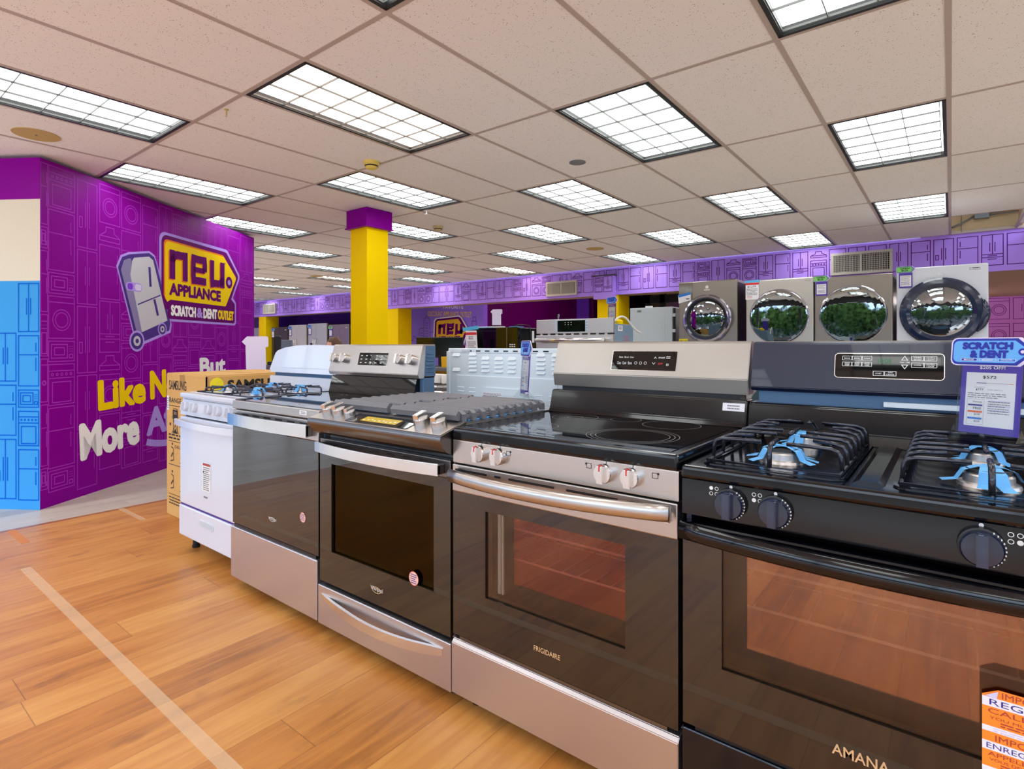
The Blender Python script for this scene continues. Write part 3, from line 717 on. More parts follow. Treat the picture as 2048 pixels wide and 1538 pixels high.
def bar_handle(t, x0, x1, z0, z1, y, out, m, th=.012, name='handle', endm=None, post=.03):
    """flat bowed bar on two posts"""
    b = MB(); n = 16
    pts = [(x0+(x1-x0)*i/n, y-post-out*(1-(2*i/n-1)**2)) for i in range(n+1)]
    prof = pts+[(x, yy+th) for x, yy in pts[::-1]]
    b.prism(prof, z0, z1, m, 'z', .002)
    b.box(x0, x0+.014, y-post, y, z0+.004, z1-.004, endm or m, .002); b.box(x1-.014, x1, y-post, y, z0+.004, z1-.004, endm or m, .002)
    return b.build(name, t)
def burner(t, x, y, z, r, tape=True, name='burner', cap='burner_cap', seed=0):
    b = MB()
    b.lathe([(r*1.25, 0), (r*1.2, .006), (r, .008), (r*.98, .022), (r*.86, .026), (r*.86, .03)], (x, y, z), (0, 0, 1), 'burner_metal', 24)
    b.lathe([(r*.9, .027), (r*.88, .034), (0, .036)], (x, y, z), (0, 0, 1), cap, 24)
    o = b.build(name, t)
    if tape:
        rd = random.Random(seed); c = MB()
        for k in range(3):
            a = rd.uniform(0, PI)+k*1.05; dx, dy = math.cos(a), math.sin(a); w = .012
            pts = [(-r*1.9, .004), (-r*1.3, .010), (-r*1.02, .030), (-r*.5, .0385), (r*.5, .0385), (r*1.02, .030), (r*1.3, .010), (r*1.9, .006)]
            vs = []
            for s_, h in pts:
                for e in (-w, w): vs.append((x+dx*s_-dy*e, y+dy*s_+dx*e, z+h+.0006*k))
            c.add(vs, [(2*i, 2*i+2, 2*i+3, 2*i+1) for i in range(len(pts)-1)], 'blue_tape')
        c.build('blue_tape', o, label='blue shipping tape')
    return o
def body(t, W, D, m, z0=.05, z1=.88, y0=.03):
    """hollow cabinet: sides, back, floor and top, open at the front"""
    b = MB()
    b.box(0, .012, y0, D, z0, z1, m); b.box(W-.012, W, y0, D, z0, z1, m); b.box(.012, W-.012, D-.012, D, z0, z1, m)
    b.box(.012, W-.012, y0, D-.012, z0, z0+.012, m); b.box(.012, W-.012, y0, D-.012, z1-.012, z1, m)
    return b.build('body', t)
def cavity(t, W, z0, z1, m='cavity', y0=.07, y1=.52, mar=.07):
    b = MB(); x0, x1 = mar, W-mar
    b.add([(x0, y0, z0), (x1, y0, z0), (x1, y1, z0), (x0, y1, z0), (x0, y0, z1), (x1, y0, z1), (x1, y1, z1), (x0, y1, z1)],
          [(0, 1, 2, 3), (4, 7, 6, 5), (0, 3, 7, 4), (1, 5, 6, 2), (2, 6, 7, 3)], m)
    return b.build('oven_cavity', t)
def rack(t, W, z, y0=.085, y1=.48, mar=.085, m='rack_wire', n=11):
    b = MB(); x0, x1 = mar, W-mar
    b.tube([(x0, y0, z), (x1, y0, z), (x1, y1, z), (x0, y1, z)], .0034, m, 8, closed=True)
    b.tube([(x0, (y0+y1)/2, z-.003), (x1, (y0+y1)/2, z-.003)], .0022, m, 6)
    for k in range(n):
        x = x0+(x1-x0)*(k+.5)/n; b.tube([(x, y0-.003, z+.004), (x, y0+.006, z+.003), (x, y1, z+.003)], .0019, m, 6)
    return b.build('oven_rack', t)
def holed(b, pl, a0, a1, c0, c1, h, m, th):
    """slab with a rectangular opening h=(x0,x1,z0,z1)"""
    x0, x1, z0, z1 = h
    for r in ((a0, x0, c0, c1), (x1, a1, c0, c1), (x0, x1, c0, z0), (x0, x1, z1, c1)):
        b.slab(pl, [(r[0], r[2]), (r[1], r[2]), (r[1], r[3]), (r[0], r[3])], m, -th, 0)

# ---- 1: white gas range
t = thing('gas_range', 'white gas range with black wire grates, standing beside the cardboard carton', 'kitchen range', (-3.53, 1.37, 0))
W = .738
feet(t, W, .62, .09); body(t, W, .64, 'enamel_white', .09, .885)
b = MB()
b.box(0, W, .0, .60, .880, .908, 'enamel_white', .008); b.box(.02, W-.02, .05, .585, .906, .9105, 'enamel_white', .004)
b.build('cooktop', t)
for x0, x1 in ((.07, .35), (.39, .67)):
    for y0, y1 in ((.07, .31), (.33, .57)):
        g = MB(); z = .912; cx_, cy_ = (x0+x1)/2, (y0+y1)/2; h = .027
        g.tube([(x0, y0, z), (x1, y0, z), (x1, y1, z), (x0, y1, z)], .0045, 'wire_iron', 8, closed=True)
        for dx, dy in ((1, 0), (-1, 0), (0, 1), (0, -1)):
            ex = cx_+dx*(x1-x0)/2; ey = cy_+dy*(y1-y0)/2
            for s_ in (-.045, .045):
                px, py = ex+(s_ if dx == 0 else 0), ey+(s_ if dy == 0 else 0)
                qx, qy = cx_+dx*.04+(s_*.5 if dx == 0 else 0), cy_+dy*.04+(s_*.5 if dy == 0 else 0)
                g.tube([(px, py, z), (px-dx*.004, py-dy*.004, z+h*.8), (px-dx*.014, py-dy*.014, z+h), (qx, qy, z+h)], .0045, 'wire_iron', 8)
        g.build('grate', t)
        burner(t, cx_, cy_, .9105, .032, True, seed=int(x0*100+y0*10))
pp = Pl((0, .004, .782), (1, 0, 0), (0, .16, 1)); b = MB()
b.slab(pp, [(0, 0), (W, 0), (W, .10), (0, .10)], 'enamel_white', -.03, 0); b.rect(pp, .02, W-.02, .088, .091, 'grey_print', .0006)
b.build('control_panel', t)
for x in (.075, .185, .365, .475, .60): knob(t, pp, x, .048, .026, .034, 'enamel_white', 'enamel_white', None, .22)
b = MB(); b.box(.004, W-.004, -.0, .03, .272, .772, 'enamel_white', .006)
q = front(0); b.rect(q, .30, .40, .385, .54, 'white_print', .0012); b.rect(q, .305, .395, .525, .538, 'brownred_print', .0018); b.lines(q, .31, .39, .39, .52, 12, 'grey_print', .0018); b.disc(q, .312, .49, .006, 'black_print', .002)
b.lines(q, .315, .36, .345, .36, 1, 'grey_print', .0014, .6)
b.build('oven_door', t)
bar_handle(t, .0, W-.02, .724, .760, 0, .03, 'enamel_white', .014)
b = MB(); b.box(.01, W-.01, .004, .02, .262, .272, 'ink_purple'); b.box(0, W, -.004, .03, .088, .262, 'enamel_white', .006)
q = front(-.004); b.slab(q, rrect(.27, .44, .185, .222, .012), 'enamel_white', 0, .004); b.poly(q, rrect(.277, .433, .19, .216, .010), 'enamel_grey', .0044)
b.build('drawer', t)
b = MB()
b.prism([(.555, .905), (.545, .915), (.548, .985), (.64, .985), (.64, .905)], .0, W, 'enamel_white', 'x', .003)
b.box(.02, W-.02, .575, .63, .985, 1.012, 'galvanised_side')
pb = Pl((0, .545, 1.008), (1, 0, 0), (0, .12, 1))
prof = [(.0, .02), (.012, .0), (W, .0), (W, .172), (.50, .178), (.30, .174), (.16, .160), (.075, .142), (.05, .125)]
b.slab(pb, prof, 'enamel_white', -.075, 0)
b.poly(pb, [(.03, .03), (W-.02, .03), (W-.02, .033), (.03, .033)], 'enamel_grey', .0006)
b.build('backguard', t)

# ---- 2: stainless electric range with black cooktop
t = thing('electric_range', 'stainless electric range with flat black cooktop, right of the white range', 'kitchen range', (-2.785, 1.32, 0))
W = .742
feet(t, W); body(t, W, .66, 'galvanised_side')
b = MB()
b.box(0, W, 0, .60, .872, .912, 'steel', .004); b.box(.006, W-.006, .012, .60, .9115, .916, 'cooktop_glass')
fl = flat(.9165)
for x, y, r in ((.2, .17, .095), (.53, .17, .115), (.2, .43, .08), (.54, .43, .085)): b.ring(fl, x, y, r, .002, 'grey_print'); b.ring(fl, x, y, r*.66, .0015, 'grey_print')
q = front(0); b.rect(q, .60, .655, .886, .905, 'paper', .0008); b.lines(q, .61, .645, .889, .902, 2, 'grey_print', .0012)
b.build('cooktop', t)
b = MB()
b.box(.01, W-.01, .015, .04, .866, .873, 'plastic_black')
b.box(.004, W-.004, 0, .035, .785, .868, 'steel', .003)
q = front(0)
for k in range(6): b.slab(q, rrect(.10+.1*k, .16+.1*k, .846, .853, .003), 'plastic_black', 0, .0007)
b.box(.004, W-.004, 0, .035, .312, .785, 'oven_glass', .002)
b.text(q, 'Whirlpool', .345, .412, .388, .405, 'silver_print', .001, .02); b.ring(q, .378, .396, .026, .0022, 'silver_print', .0012, 20, .010)
b.disc(q, .625, .452, .022, 'pink_sticker', .001); b.ring(q, .625, .452, .0225, .002, 'brownred_print', .0012); b.lines(q, .609, .641, .438, .468, 5, 'navy_print', .0014)
b.build('oven_door', t)
bar_handle(t, .008, W-.05, .798, .852, 0, .022, 'steel_bright', .012, 'handle', 'steel_dark', .028)
b = MB(); b.box(0, W-.004, -.008, .03, .05, .298, 'steel_soft', .004); b.box(.02, W-.02, 0, .03, .298, .311, 'plastic_black'); b.build('drawer', t)
def backguard(t, W, yb, yf, z0, z1, lip, m, side, name='backguard', D=.66):
    b = MB(); b.prism([(yf-.005, z0), (yf+.012, z0-.0), (D, z0), (D, z1), (yf+.03, z1), (yf+.022, z1-.006), (yf-.014, z0+lip)], 0, W, m, 'x', .002)
    if side: b.add([(W+.0006, yf+.03, z0+.01), (W+.0006, D, z0+.01), (W+.0006, D, z1-.008), (W+.0006, yf+.04, z1-.008)], [(0, 1, 2, 3)], side)
    return b
b = backguard(t, W, .60, .555, 1.018, 1.186, .018, 'steel', 'galvanised_side')
v0 = Vector((0, .541, 1.036)); v1 = Vector((0, .577, 1.18)); pb = Pl(v0, (1, 0, 0), v1-v0)
b.poly(pb, rrect(.255, .495, .040, .108, .004), 'black_glass', .001); b.frame(pb, .253, .497, .038, .110, .003, 'steel_bright', .0008)
for i in range(5):
    for j in range(3): b.rect(pb, .272+.042*i, .287+.042*i, .052+.019*j, .056+.019*j, 'white_print', .0014)
b.rect(pb, .36, .40, .066, .098, 'screen', .0016)
for k in range(2): b.frame(pb, .352+.03*k, .368+.03*k, .047, .060, .0015, 'white_print', .0016)
for k in range(6): b.tube([(W+.001, .60, 1.05+.018*k), (W+.003, .62, 1.05+.018*k), (W+.001, .645, 1.05+.018*k)], .004, 'galvanised_side', 8)
o = b.build('backguard', t)
for x in (.045, .135, .595, .680): knob(t, pb, x, .074, .026, .036, 'steel_bright', 'steel_bright', None, .34)
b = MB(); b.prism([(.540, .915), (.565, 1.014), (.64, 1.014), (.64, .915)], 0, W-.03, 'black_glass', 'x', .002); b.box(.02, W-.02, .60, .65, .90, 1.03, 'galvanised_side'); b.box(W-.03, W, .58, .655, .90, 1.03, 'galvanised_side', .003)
b.build('lower_splash', t)

# ---- 3: slide-in gas range with iron grates
t = thing('slide_in_range', 'slide-in gas range with continuous grey iron grates and top knobs', 'kitchen range', (-2.04, 1.32, 0))
W = .755
feet(t, W); body(t, W, .66, 'enamel_black', .05, .80)
b = MB(); b.box(-.0, W, .03, .66, .80, .912, 'enamel_black', .003); b.box(.004, W-.004, .065, .655, .912, .918, 'steel'); b.build('cooktop', t)
b = MB(); nose = [(.07, .922)]+[(-.052, .888)]+arc(-.034, .876, .02, 160, 215, 4)
nose += [(-.040, .850), (-.028, .835), (-.004, .822), (.03, .812), (.07, .808)]
b.prism(nose, 0, W, 'steel_dark', 'x'); b.build('control_fascia', t)
pk = Pl((0, -.052, .8885), (1, 0, 0), (0, .122, .034)); b = MB()
b.slab(pk, [(.006, .004), (W-.006, .004), (W-.006, .122), (.006, .122)], 'steel', 0, .002); b.slab(pk, rrect(.225, .575, .014, .088, .006), 'black_glass', .002, .004)
b.rect(pk, .30, .50, .03, .07, 'yellow_film', .0042)
for i in range(9): b.rect(pk, .31+.021*i, .318+.021*i, .036+.004*(i % 3), .044+.004*(i % 3), 'white_print', .0046)
b.build('control_panel', t)
for x in (.055, .125, .195, .60, .685): knob(t, pk, x, .066, .027 if x != .195 else .022, .042 if x != .195 else .032, 'steel', 'steel_bright', None, .42, .1)
for k, (x0, x1) in enumerate(((.02, .375), (.38, .735))):
    g = MB()
    for r in range(10):
        y = .085+.052*r
        prof = [(y-.014, .943), (y-.011, .953), (y-.005, .9575), (y+.004, .9575), (y+.009, .953), (y+.011, .944), (y+.007, .934), (y-.010, .934)]
        if k == 0: g.prism(prof, x0+.02, x1-.002 if r % 3 else x1-.03, 'cast_iron', 'x'); g.prism([(x0+.02, .957), (x0+.002, .945), (x0, .920), (x0+.014, .920), (x0+.022, .937)], y-.012, y+.009, 'cast_iron', 'y')
        else: g.prism(prof, x0+.002 if r % 3 else x0+.03, x1-.02, 'cast_iron', 'x'); g.prism([(x1-.02, .957), (x1-.002, .945), (x1, .920), (x1-.014, .920), (x1-.022, .937)], y-.012, y+.009, 'cast_iron', 'y')
    g.box(x0+.012, x0+.03, .07, .57, .926, .940, 'cast_iron', .003); g.box(x1-.03, x1-.012, .07, .57, .926, .940, 'cast_iron', .003); g.box((x0+x1)/2-.01, (x0+x1)/2+.01, .07, .57, .924, .938, 'cast_iron', .003)
    g.prism([(.058, .957), (.046, .944), (.052, .926), (.064, .926), (.07, .95)], x0+.01, x1-.006, 'cast_iron', 'x')
    g.build('grate', t)
for x, y in ((.19, .20), (.19, .46), (.56, .20), (.56, .46), (.375, .33)): burner(t, x, y, .918, .03, False)
b = MB()
for x0, x1, y0, y1 in ((.12, .28, .065, .085), (.40, .52, .065, .09), (.58, .70, .066, .088), (.69, .72, .12, .50), (.30, .36, .066, .1)): b.box(x0, x1, y0, y1, .9185, .924, 'blue_tape')
b.build('blue_tape', t, label='blue shipping tape under the grates')
b = MB()
b.box(.0, W, .015, .045, .215, .80, 'steel_dark', .003)
b.box(.006, W-.006, 0, .03, .742, .802, 'steel_dark', .003)
q = front(0.)
holed(b, q, .006, W-.006, .222, .742, (.085, .67, .352, .705), 'olive_glass', .012)
b.text(q, 'Whirlpool', .335, .405, .268, .288, 'silver_print', .001, .02); b.ring(q, .370, .276, .026, .0022, 'gold_print', .0012, 20, .012)
b.disc(q, .572, .371, .024, 'pink_sticker', .001); b.ring(q, .572, .371, .025, .002, 'brownred_print', .0012); b.lines(q, .556, .588, .352, .388, 5, 'navy_print', .0014)
for k in range(7): b.slab(q, rrect(.09+.085*k, .13+.085*k, .786, .791, .002), 'plastic_black', 0, .0006)
d = b.build('oven_door', t)
b = MB(); b.slab(q, [(.085, .352), (.67, .352), (.67, .705), (.085, .705)], 'pane_olive', -.011, -.009); b.build('oven_window', d)
cavity(t, W, .26, .74); rack(t, W, .62, m='gold_print'); rack(t, W, .50, m='gold_print')
bar_handle(t, .012, W-.035, .752, .792, 0, .030, 'steel_bright', .012, 'handle', 'steel_dark', .03)
b = MB(); b.box(0, W, -.006, .03, .046, .205, 'steel_soft', .003); b.build('drawer', t)
def smile_handle(t, x0, x1, z, y, drop, out, m):
    b = MB(); n = 18; vs = []
    for i in range(n+1):
        s_ = i/n; x = x0+(x1-x0)*s_; k = 1-(2*s_-1)**2; yy = y-.004-out*k; w = .006+.010*min(1, s_*4, (1-s_)*4+.6)
        zz = z-drop*k
        vs += [(x, yy, zz+w), (x, yy, zz-w), (x, yy+.012, zz-w), (x, yy+.012, zz+w)]
    b.add(vs, [(4*i+k, 4*i+(k+1) % 4, 4*i+4+(k+1) % 4, 4*i+4+k) for i in range(n) for k in range(4)]+[(3, 2, 1, 0), (4*n, 4*n+1, 4*n+2, 4*n+3)], m)
    return b.build('drawer_handle', t)
smile_handle(t, .03, W-.035, .168, -.006, .022, .032, 'steel_bright')

# ---- 4: stainless electric range with glass cooktop
t = thing('electric_range', 'stainless electric range with shiny black glass cooktop and red-marked knobs', 'kitchen range', (-1.281, 1.32, 0))
W = .761
feet(t, W); body(t, W, .68, 'enamel_black')
b = MB(); b.box(0, W, -.004, .635, .873, .914, 'enamel_black', .010, 3); b.box(.03, W-.03, .028, .60, .9125, .9155, 'cooktop_glass')
fl = flat(.916)
for x, y, R in ((.20, .17, (.085,)), (.545, .19, (.135, .122, .108)), (.19, .45, (.085, .03)), (.55, .47, (.095,)), (.37, .50, (.055,))):
    for r in R: b.ring(fl, x, y, r, .0018, 'grey_print', 0, 48)
b.lines(fl, .26, .34, .06, .075, 1, 'grey_print', .0004, .3); b.lines(fl, .25, .36, .10, .112, 1, 'grey_print', .0004, .3)
b.build('cooktop', t)
b = MB(); b.box(0, W, .0, .04, .799, .874, 'steel', .003); q = front(0)
for x, s_ in ((.232, 1), (.51, -1), (.70, 1)): b.frame(q, x-.008, x+.008, .848, .862, .0012, 'black_print', .0008); b.disc(q, x+.008*s_, .860, .003, 'black_print', .001)
for x in (.126, .201, .563, .64): b.rect(q, x-.0008, x+.0008, .866, .874, 'black_print', .0008)
b.build('control_panel', t)
for x in (.126, .201, .563, .64): knob(t, q, x-.002, .843, .026, .034, 'steel_bright', 'steel_bright', 'red_print', .36)
b = MB(); q = front(-.004)
b.box(.002, W-.002, -.004, .035, .708, .795, 'steel', .003)
for x0, x1 in ((.015, .15), (.18, .205), (.235, .40), (.44, .60), (.63, .655), (.68, .745)): b.slab(q, rrect(x0, x1, .775, .782, .0034), 'plastic_black', 0, .0008); b.stroke(q, rrect(x0-.003, x1+.003, .772, .785, .005), .0015, 'steel_bright', .0004, True)
q2 = front(0.)
holed(b, q2, .002, W-.002, .242, .708, (.140, .618, .394, .664), 'oven_glass', .008)
b.box(.002, .14, .009, .035, .242, .708, 'plastic_black'); b.box(.618, W-.002, .009, .035, .242, .708, 'plastic_black'); b.box(.14, .618, .009, .035, .242, .392, 'plastic_black'); b.box(.14, .618, .009, .035, .666, .708, 'plastic_black')
b.text(q2, 'FRIGIDAIRE', .327, .418, .296, .3105, 'gold_print', .001, .012)
d = b.build('oven_door', t)
b = MB(); b.slab(q2, [(.14, .394), (.618, .394), (.618, .664), (.14, .664)], 'pane_clear', -.008, -.006); b.build('oven_window', d)
b = MB(); holed(b, front(.058), .09, .67, .35, .70, (.205, .61, .435, .665), 'plastic_black', .004); b.slab(front(.058), [(.205, .435), (.61, .435), (.61, .665), (.205, .665)], 'pane_pink', -.004, -.002)
for x in (.150, .156, .166): b.box(x, x+.004, .05, .057, .394, .664, 'liner_grey')
b.build('inner_window', d)
cavity(t, W, .30, .74, 'cavity', .066); rack(t, W, .605, .070); rack(t, W, .51, .070)
b = MB(); P_ = bow(.012, W-.012, .755, -.028, .05)
vs = []
for i, (x, y, z) in enumerate(P_):
    zz = z+.012*(i/14)+.008
    for k in range(12): a = 2*PI*k/12; vs.append((x, y+math.cos(a)*.013, zz+math.sin(a)*.021))
b.add(vs, [(12*i+k, 12*i+(k+1) % 12, 12*i+12+(k+1) % 12, 12*i+12+k) for i in range(14) for k in range(12)]+[tuple(range(12))[::-1], tuple(range(168, 180))], 'steel', True)
for x in (.014, W-.026): b.box(x, x+.012, -.03, -.003, .752, .772, 'steel_bright')
b.build('handle', t)
b = MB(); b.prism([(-.006, .052), (-.006, .215), (.004, .226), (.03, .232), (.03, .052)], 0, W, 'steel_soft', 'x', .002); b.box(.03, W-.03, .0, .03, .232, .241, 'steel_dark'); b.build('drawer', t)
b = backguard(t, W, .64, .60, 1.018, 1.195, .050, 'steel_back', None)
v0 = Vector((0, .586, 1.068)); v1 = Vector((0, .622, 1.189)); pb = Pl(v0, (1, 0, 0), v1-v0)
b.poly(pb, rrect(.262, .515, .022, .094, .003), 'black_glass', .0012); b.frame(pb, .260, .517, .020, .096, .0022, 'steel_bright', .0008)
for x, st in ((.29, 'Bake'), (.312, 'Broil'), (.334, 'Clear')): b.text(pb, st, x, x+.016, .068, .074, 'white_print', .0016)
for x, st in ((.284, 'Clean'), (.306, 'Cook'), (.328, 'Store')): b.text(pb, st, x, x+.016, .043, .054, 'white_print', .0016)
for x in (.36, .379, .398): b.ring(pb, x, .049, .0055, .0012, 'white_print', .0016, 14)
b.text(pb, 'START', .447, .472, .067, .073, 'white_print', .0016, .01); b.stroke(pb, [(.43, .066), (.4345, .073), (.439, .066)], .0014, 'white_print', .0016); b.stroke(pb, [(.425, .052), (.4305, .045), (.436, .052)], .0014, 'white_print', .0016)
b.text(pb, 'OFF', .447, .465, .044, .051, 'red_print', .0016, .02); b.frame(pb, .479, .487, .041, .048, .0014, 'white_print', .0016); b.lines(pb, .476, .492, .066, .077, 2, 'white_print', .0016)
b.build('backguard', t)
b = MB(); b.box(.03, W-.03, .61, .66, .91, 1.03, 'plastic_black'); b.prism([(.560, .930), (.577, .998), (.585, 1.003), (.65, 1.003), (.65, .91), (.548, .914)], .0, W, 'enamel_black', 'x', .003)
q = Pl((0, .5605, .93), (1, 0, 0), (0, .017, .068)); b.rect(q, .685, .755, .036, .062, 'paper', .001); b.lines(q, .70, .74, .04, .058, 2, 'grey_print', .0014)
b.build('lower_splash', t)

# ---- 5: black gas range
t = thing('gas_range', 'black gas range with taped burners, rightmost of the front row', 'kitchen range', (-.512, 1.32, 0))
W = .757
feet(t, W); body(t, W, .68, 'textured_black_sky_tint')
b = MB()
CT = .894
b.box(0, W, -.012, .64, .862, CT, 'enamel_black', .009, 3)
for x0, x1 in ((.035, .335), (.422, .722)):   # sunk burner wells with a raised rim
    b.slab(flat(CT), rrect(x0, x1, .035, .585, .03), 'enamel_black', -.0005, .002)
    b.stroke(flat(CT+.002), rrect(x0, x1, .035, .585, .03), .008, 'enamel_black', .002, True)
b.prism([(.35, CT), (.362, CT+.006), (.395, CT+.006), (.407, CT)], .04, .59, 'enamel_black', 'y')
b.build('cooktop', t)
bs = [(.185, .17), (.185, .45), (.572, .17), (.572, .45)]
for k, (x, y) in enumerate(bs): burner(t, x, y, CT+.002, .042 if y < .3 else .034, True, seed=k+3)
for x0, x1 in ((.045, .325), (.432, .712)):
    g = MB(); z = CT+.008; h = .048; cx_ = (x0+x1)/2
    g.tube([(x0, .05, z), (x1, .05, z), (x1, .575, z), (x0, .575, z)], .0042, 'wire_iron', 8, closed=True)
    for k in range(7):
        y = .09+.075*k; near = min(abs(y-.17), abs(y-.45)); inn = .028 if near > .06 else .068
        tw = (.0 if near > .06 else (.03 if y < .17 or .31 < y < .45 else -.03))
        for s_, xe in ((1, x0), (-1, x1)):
            g.tube([(xe, y, z)]+[(xe+s_*.003, y, z+h*.7), (xe+s_*.008, y, z+h*.9), (xe+s_*.022, y, z+h), (cx_-s_*(inn+.04), y, z+h+.002), (cx_-s_*inn, y+tw*.6, z+h+.002)], .0047, 'wire_iron', 8)
    for y0, y1 in ((.05, .125), (.255, .37), (.50, .575)):
        e = [(cx_, y0, z+h+.002), (cx_, y1, z+h+.002)]
        if y0 < .1: e = [(cx_, .05, z), (cx_, .052, z+h*.7), (cx_, .062, z+h), (cx_, y1, z+h+.004)]
        if y1 > .55: e = [(cx_, y0, z+h+.004), (cx_, .563, z+h), (cx_, .573, z+h*.7), (cx_, .575, z)]
        g.tube(e, .0055, 'wire_iron', 8)
    g.build('grate', t)
pp = Pl((0, .0, .776), (1, 0, 0), (0, .004, 1)); b = MB()
b.slab(pp, [(0, 0), (W, 0), (W, .084), (0, .084)], 'enamel_black', -.03, 0)
for x, o in ((.075, 0), (.170, 1), (.60, 3), (.715, 2)):
    for i in range(2):
        for j in range(2):
            (b.disc if (i+2*j) == (2, 0, 3, 1)[o] else (lambda *a: b.ring(a[0], a[1], a[2], a[3], .0012, a[4], a[5], 14)))(pp, x+.0125*i-.005, .058+.0125*j, .0045, 'white_print', .0008)
for x in (.115, .210, .555, .650): b.disc(pp, x, .0795, .0036, 'white_print', .0008)
b.build('control_panel', t)
for x in (.115, .210, .555, .650):
    o = knob(t, pp, x, .042, .0315, .040, 'knob_dark', 'navy_plastic', None, .27, 0, 'knob', 'plastic_black')
    c = MB(); s_ = [pp.p(x, .042)+(pp.u*math.cos(a)+pp.v*math.sin(a))*.0335+pp.n*.013 for a in [math.radians(-60+12*k) for k in range(11)]]
    for v in s_: c.box(v.x-.001, v.x+.001, v.y-.003, v.y+.001, v.z-.0012, v.z+.0012, 'white_print')
    c.rect(pp, x-.001, x+.001, .062, .069, 'white_print', .0285); c.build('dial_mark', o)
b = MB(); q = front(0.)
b.box(.002, W-.002, -.004, .04, .715, .758, 'enamel_black', .006)
holed(b, q, .002, W-.002, .272, .715, (.094, W-.094, .430, .709), 'oven_glass', .008)
b.box(.002, .094, .009, .035, .272, .715, 'plastic_black'); b.box(W-.094, W-.002, .009, .035, .272, .715, 'plastic_black'); b.box(.094, W-.094, .009, .035, .272, .428, 'plastic_black')
b.text(q, 'AMANA', .318, .418, .338, .360, 'gold_print', .001, .018)
d = b.build('oven_door', t)
b = MB(); b.slab(q, [(.094, .430), (W-.094, .430), (W-.094, .709), (.094, .709)], 'pane_clear', -.008, -.006); b.build('oven_window', d)
b = MB(); holed(b, front(.052), .07, W-.014, .38, .715, (.135, W-.03, .468, .709), 'plastic_black', .004); b.slab(front(.052), [(.135, .468), (W-.03, .468), (W-.03, .709), (.135, .709)], 'pane_rose', -.004, -.002); b.build('inner_window', d)
cavity(t, W, .33, .75, 'cavity', .06, .52, .05); rack(t, W, .655, .066, .46, .06); rack(t, W, .565, .066, .46, .06)
b = MB()
sx0, sx1, sz0, sz1 = .556, .70, .40, .566; q = front(0.)
R = lambda f0, f1, m, h=.0016: b.rect(q, sx0, sx1, sz0+(sz1-sz0)*f0, sz0+(sz1-sz0)*f1, m, h)
b.poly(q, [(sx0, sz0), (sx1, sz0), (sx1, sz1), (sx0+.022, sz1), (sx0, sz1-.013)], 'orange_sticker', .0012)
for f0, f1 in ((.805, .905), (.535, .595), (.335, .43), (.10, .155)): R(f0, f1, 'paper')
b.poly(q, [(sx0+.004, sz1-.014), (sx0+.020, sz1-.016), (sx0+.022, sz1-.002)], 'paper_lilac', .003)
def T(s_, x0, x1, f0, f1, m): b.text(q, s_, sx0+x0, sx0+x1, sz0+(sz1-sz0)*f0, sz0+(sz1-sz0)*f1, m, .002, .0)
T('IMPORTANT', .027, .125, .918, .985, 'brownred_print'); T('REGISTER', .010, .12, .825, .888, 'navy_print'); T('CALL 1-888', .008, .125, .735, .79, 'brownred_print'); T('YOU MUST REGISTER', .010, .13, .675, .705, 'brownred_print')
T('IMPORTANT', .018, .125, .445, .51, 'brownred_print'); T('ENREGISTREZ', .006, .115, .355, .412, 'navy_print'); T('APPELEZ LE 1-888', .008, .135, .275, .32, 'brownred_print'); T('VOUS DEVEZ ENREGISTRER', .010, .135, .225, .255, 'brownred_print')
for f0, f1 in ((.61, .665), (.165, .215)): b.lines(q, sx0+.025, sx1-.005, sz0+(sz1-sz0)*f0, sz0+(sz1-sz0)*f1, 2, 'brownred_print', .002)
for f0, f1 in ((.54, .59), (.105, .15)): b.lines(q, sx0+.015, sx1-.005, sz0+(sz1-sz0)*f0, sz0+(sz1-sz0)*f1, 2, 'paper_lilac', .002)
b.build('sticker', d, label='orange and white registration sticker')
b = MB(); P_ = bow(.004, W-.004, .742, -.02, .040)
vs = []
for i, (x, y, z) in enumerate(P_):
    for k in range(12): a = 2*PI*k/12; vs.append((x, y+math.cos(a)*.016, z+math.sin(a)*.022))
b.add(vs, [(12*i+k, 12*i+(k+1) % 12, 12*i+12+(k+1) % 12, 12*i+12+k) for i in range(14) for k in range(12)]+[tuple(range(12))[::-1], tuple(range(168, 180))], 'enamel_black', True)
for x in (.004, W-.020): b.box(x, x+.016, -.03, .0, .728, .758, 'enamel_black')
b.build('handle', t)
b = MB(); b.box(.0, W, -.002, .03, .055, .262, 'enamel_black', .004); b.box(.03, W-.03, .004, .03, .262, .272, 'plastic_black'); b.build('drawer', t)
b = backguard(t, W, .64, .60, 1.035, 1.192, .012, 'textured_black_sky_tint', None)
b.box(.0, W, .632, .662, 1.170, 1.194, 'steel_graphite', .004)
v0 = Vector((0, .586, 1.047)); v1 = Vector((0, .622, 1.186)); pb = Pl(v0, (1, 0, 0), v1-v0)
b.poly(pb, rrect(.238, .497, .040, .112, .010), 'black_glass', .0012); b.stroke(pb, rrect(.237, .498, .039, .113, .010), .0018, 'steel_bright', .0016, True)
F = lambda x0, x1, z0, z1: b.frame(pb, x0, x1, z0, z1, .0012, 'white_print', .0018)
for k, (s1, s2) in enumerate((('BAKE', '350'), ('BROIL', '400'), ('WARM', '425'))):
    F(.256+.025*k, .281+.025*k, .092, .105); b.text(pb, s1, .261+.025*k, .276+.025*k, .096, .100, 'white_print', .0018, .01)
    F(.256+.025*k, .281+.025*k, .074, .087); b.text(pb, s2, .262+.025*k, .275+.025*k, .081, .085, 'white_print', .0018, .01); b.text(pb, 'TEMP', .262+.025*k, .275+.025*k, .0758, .0795, 'white_print', .0018, .01)
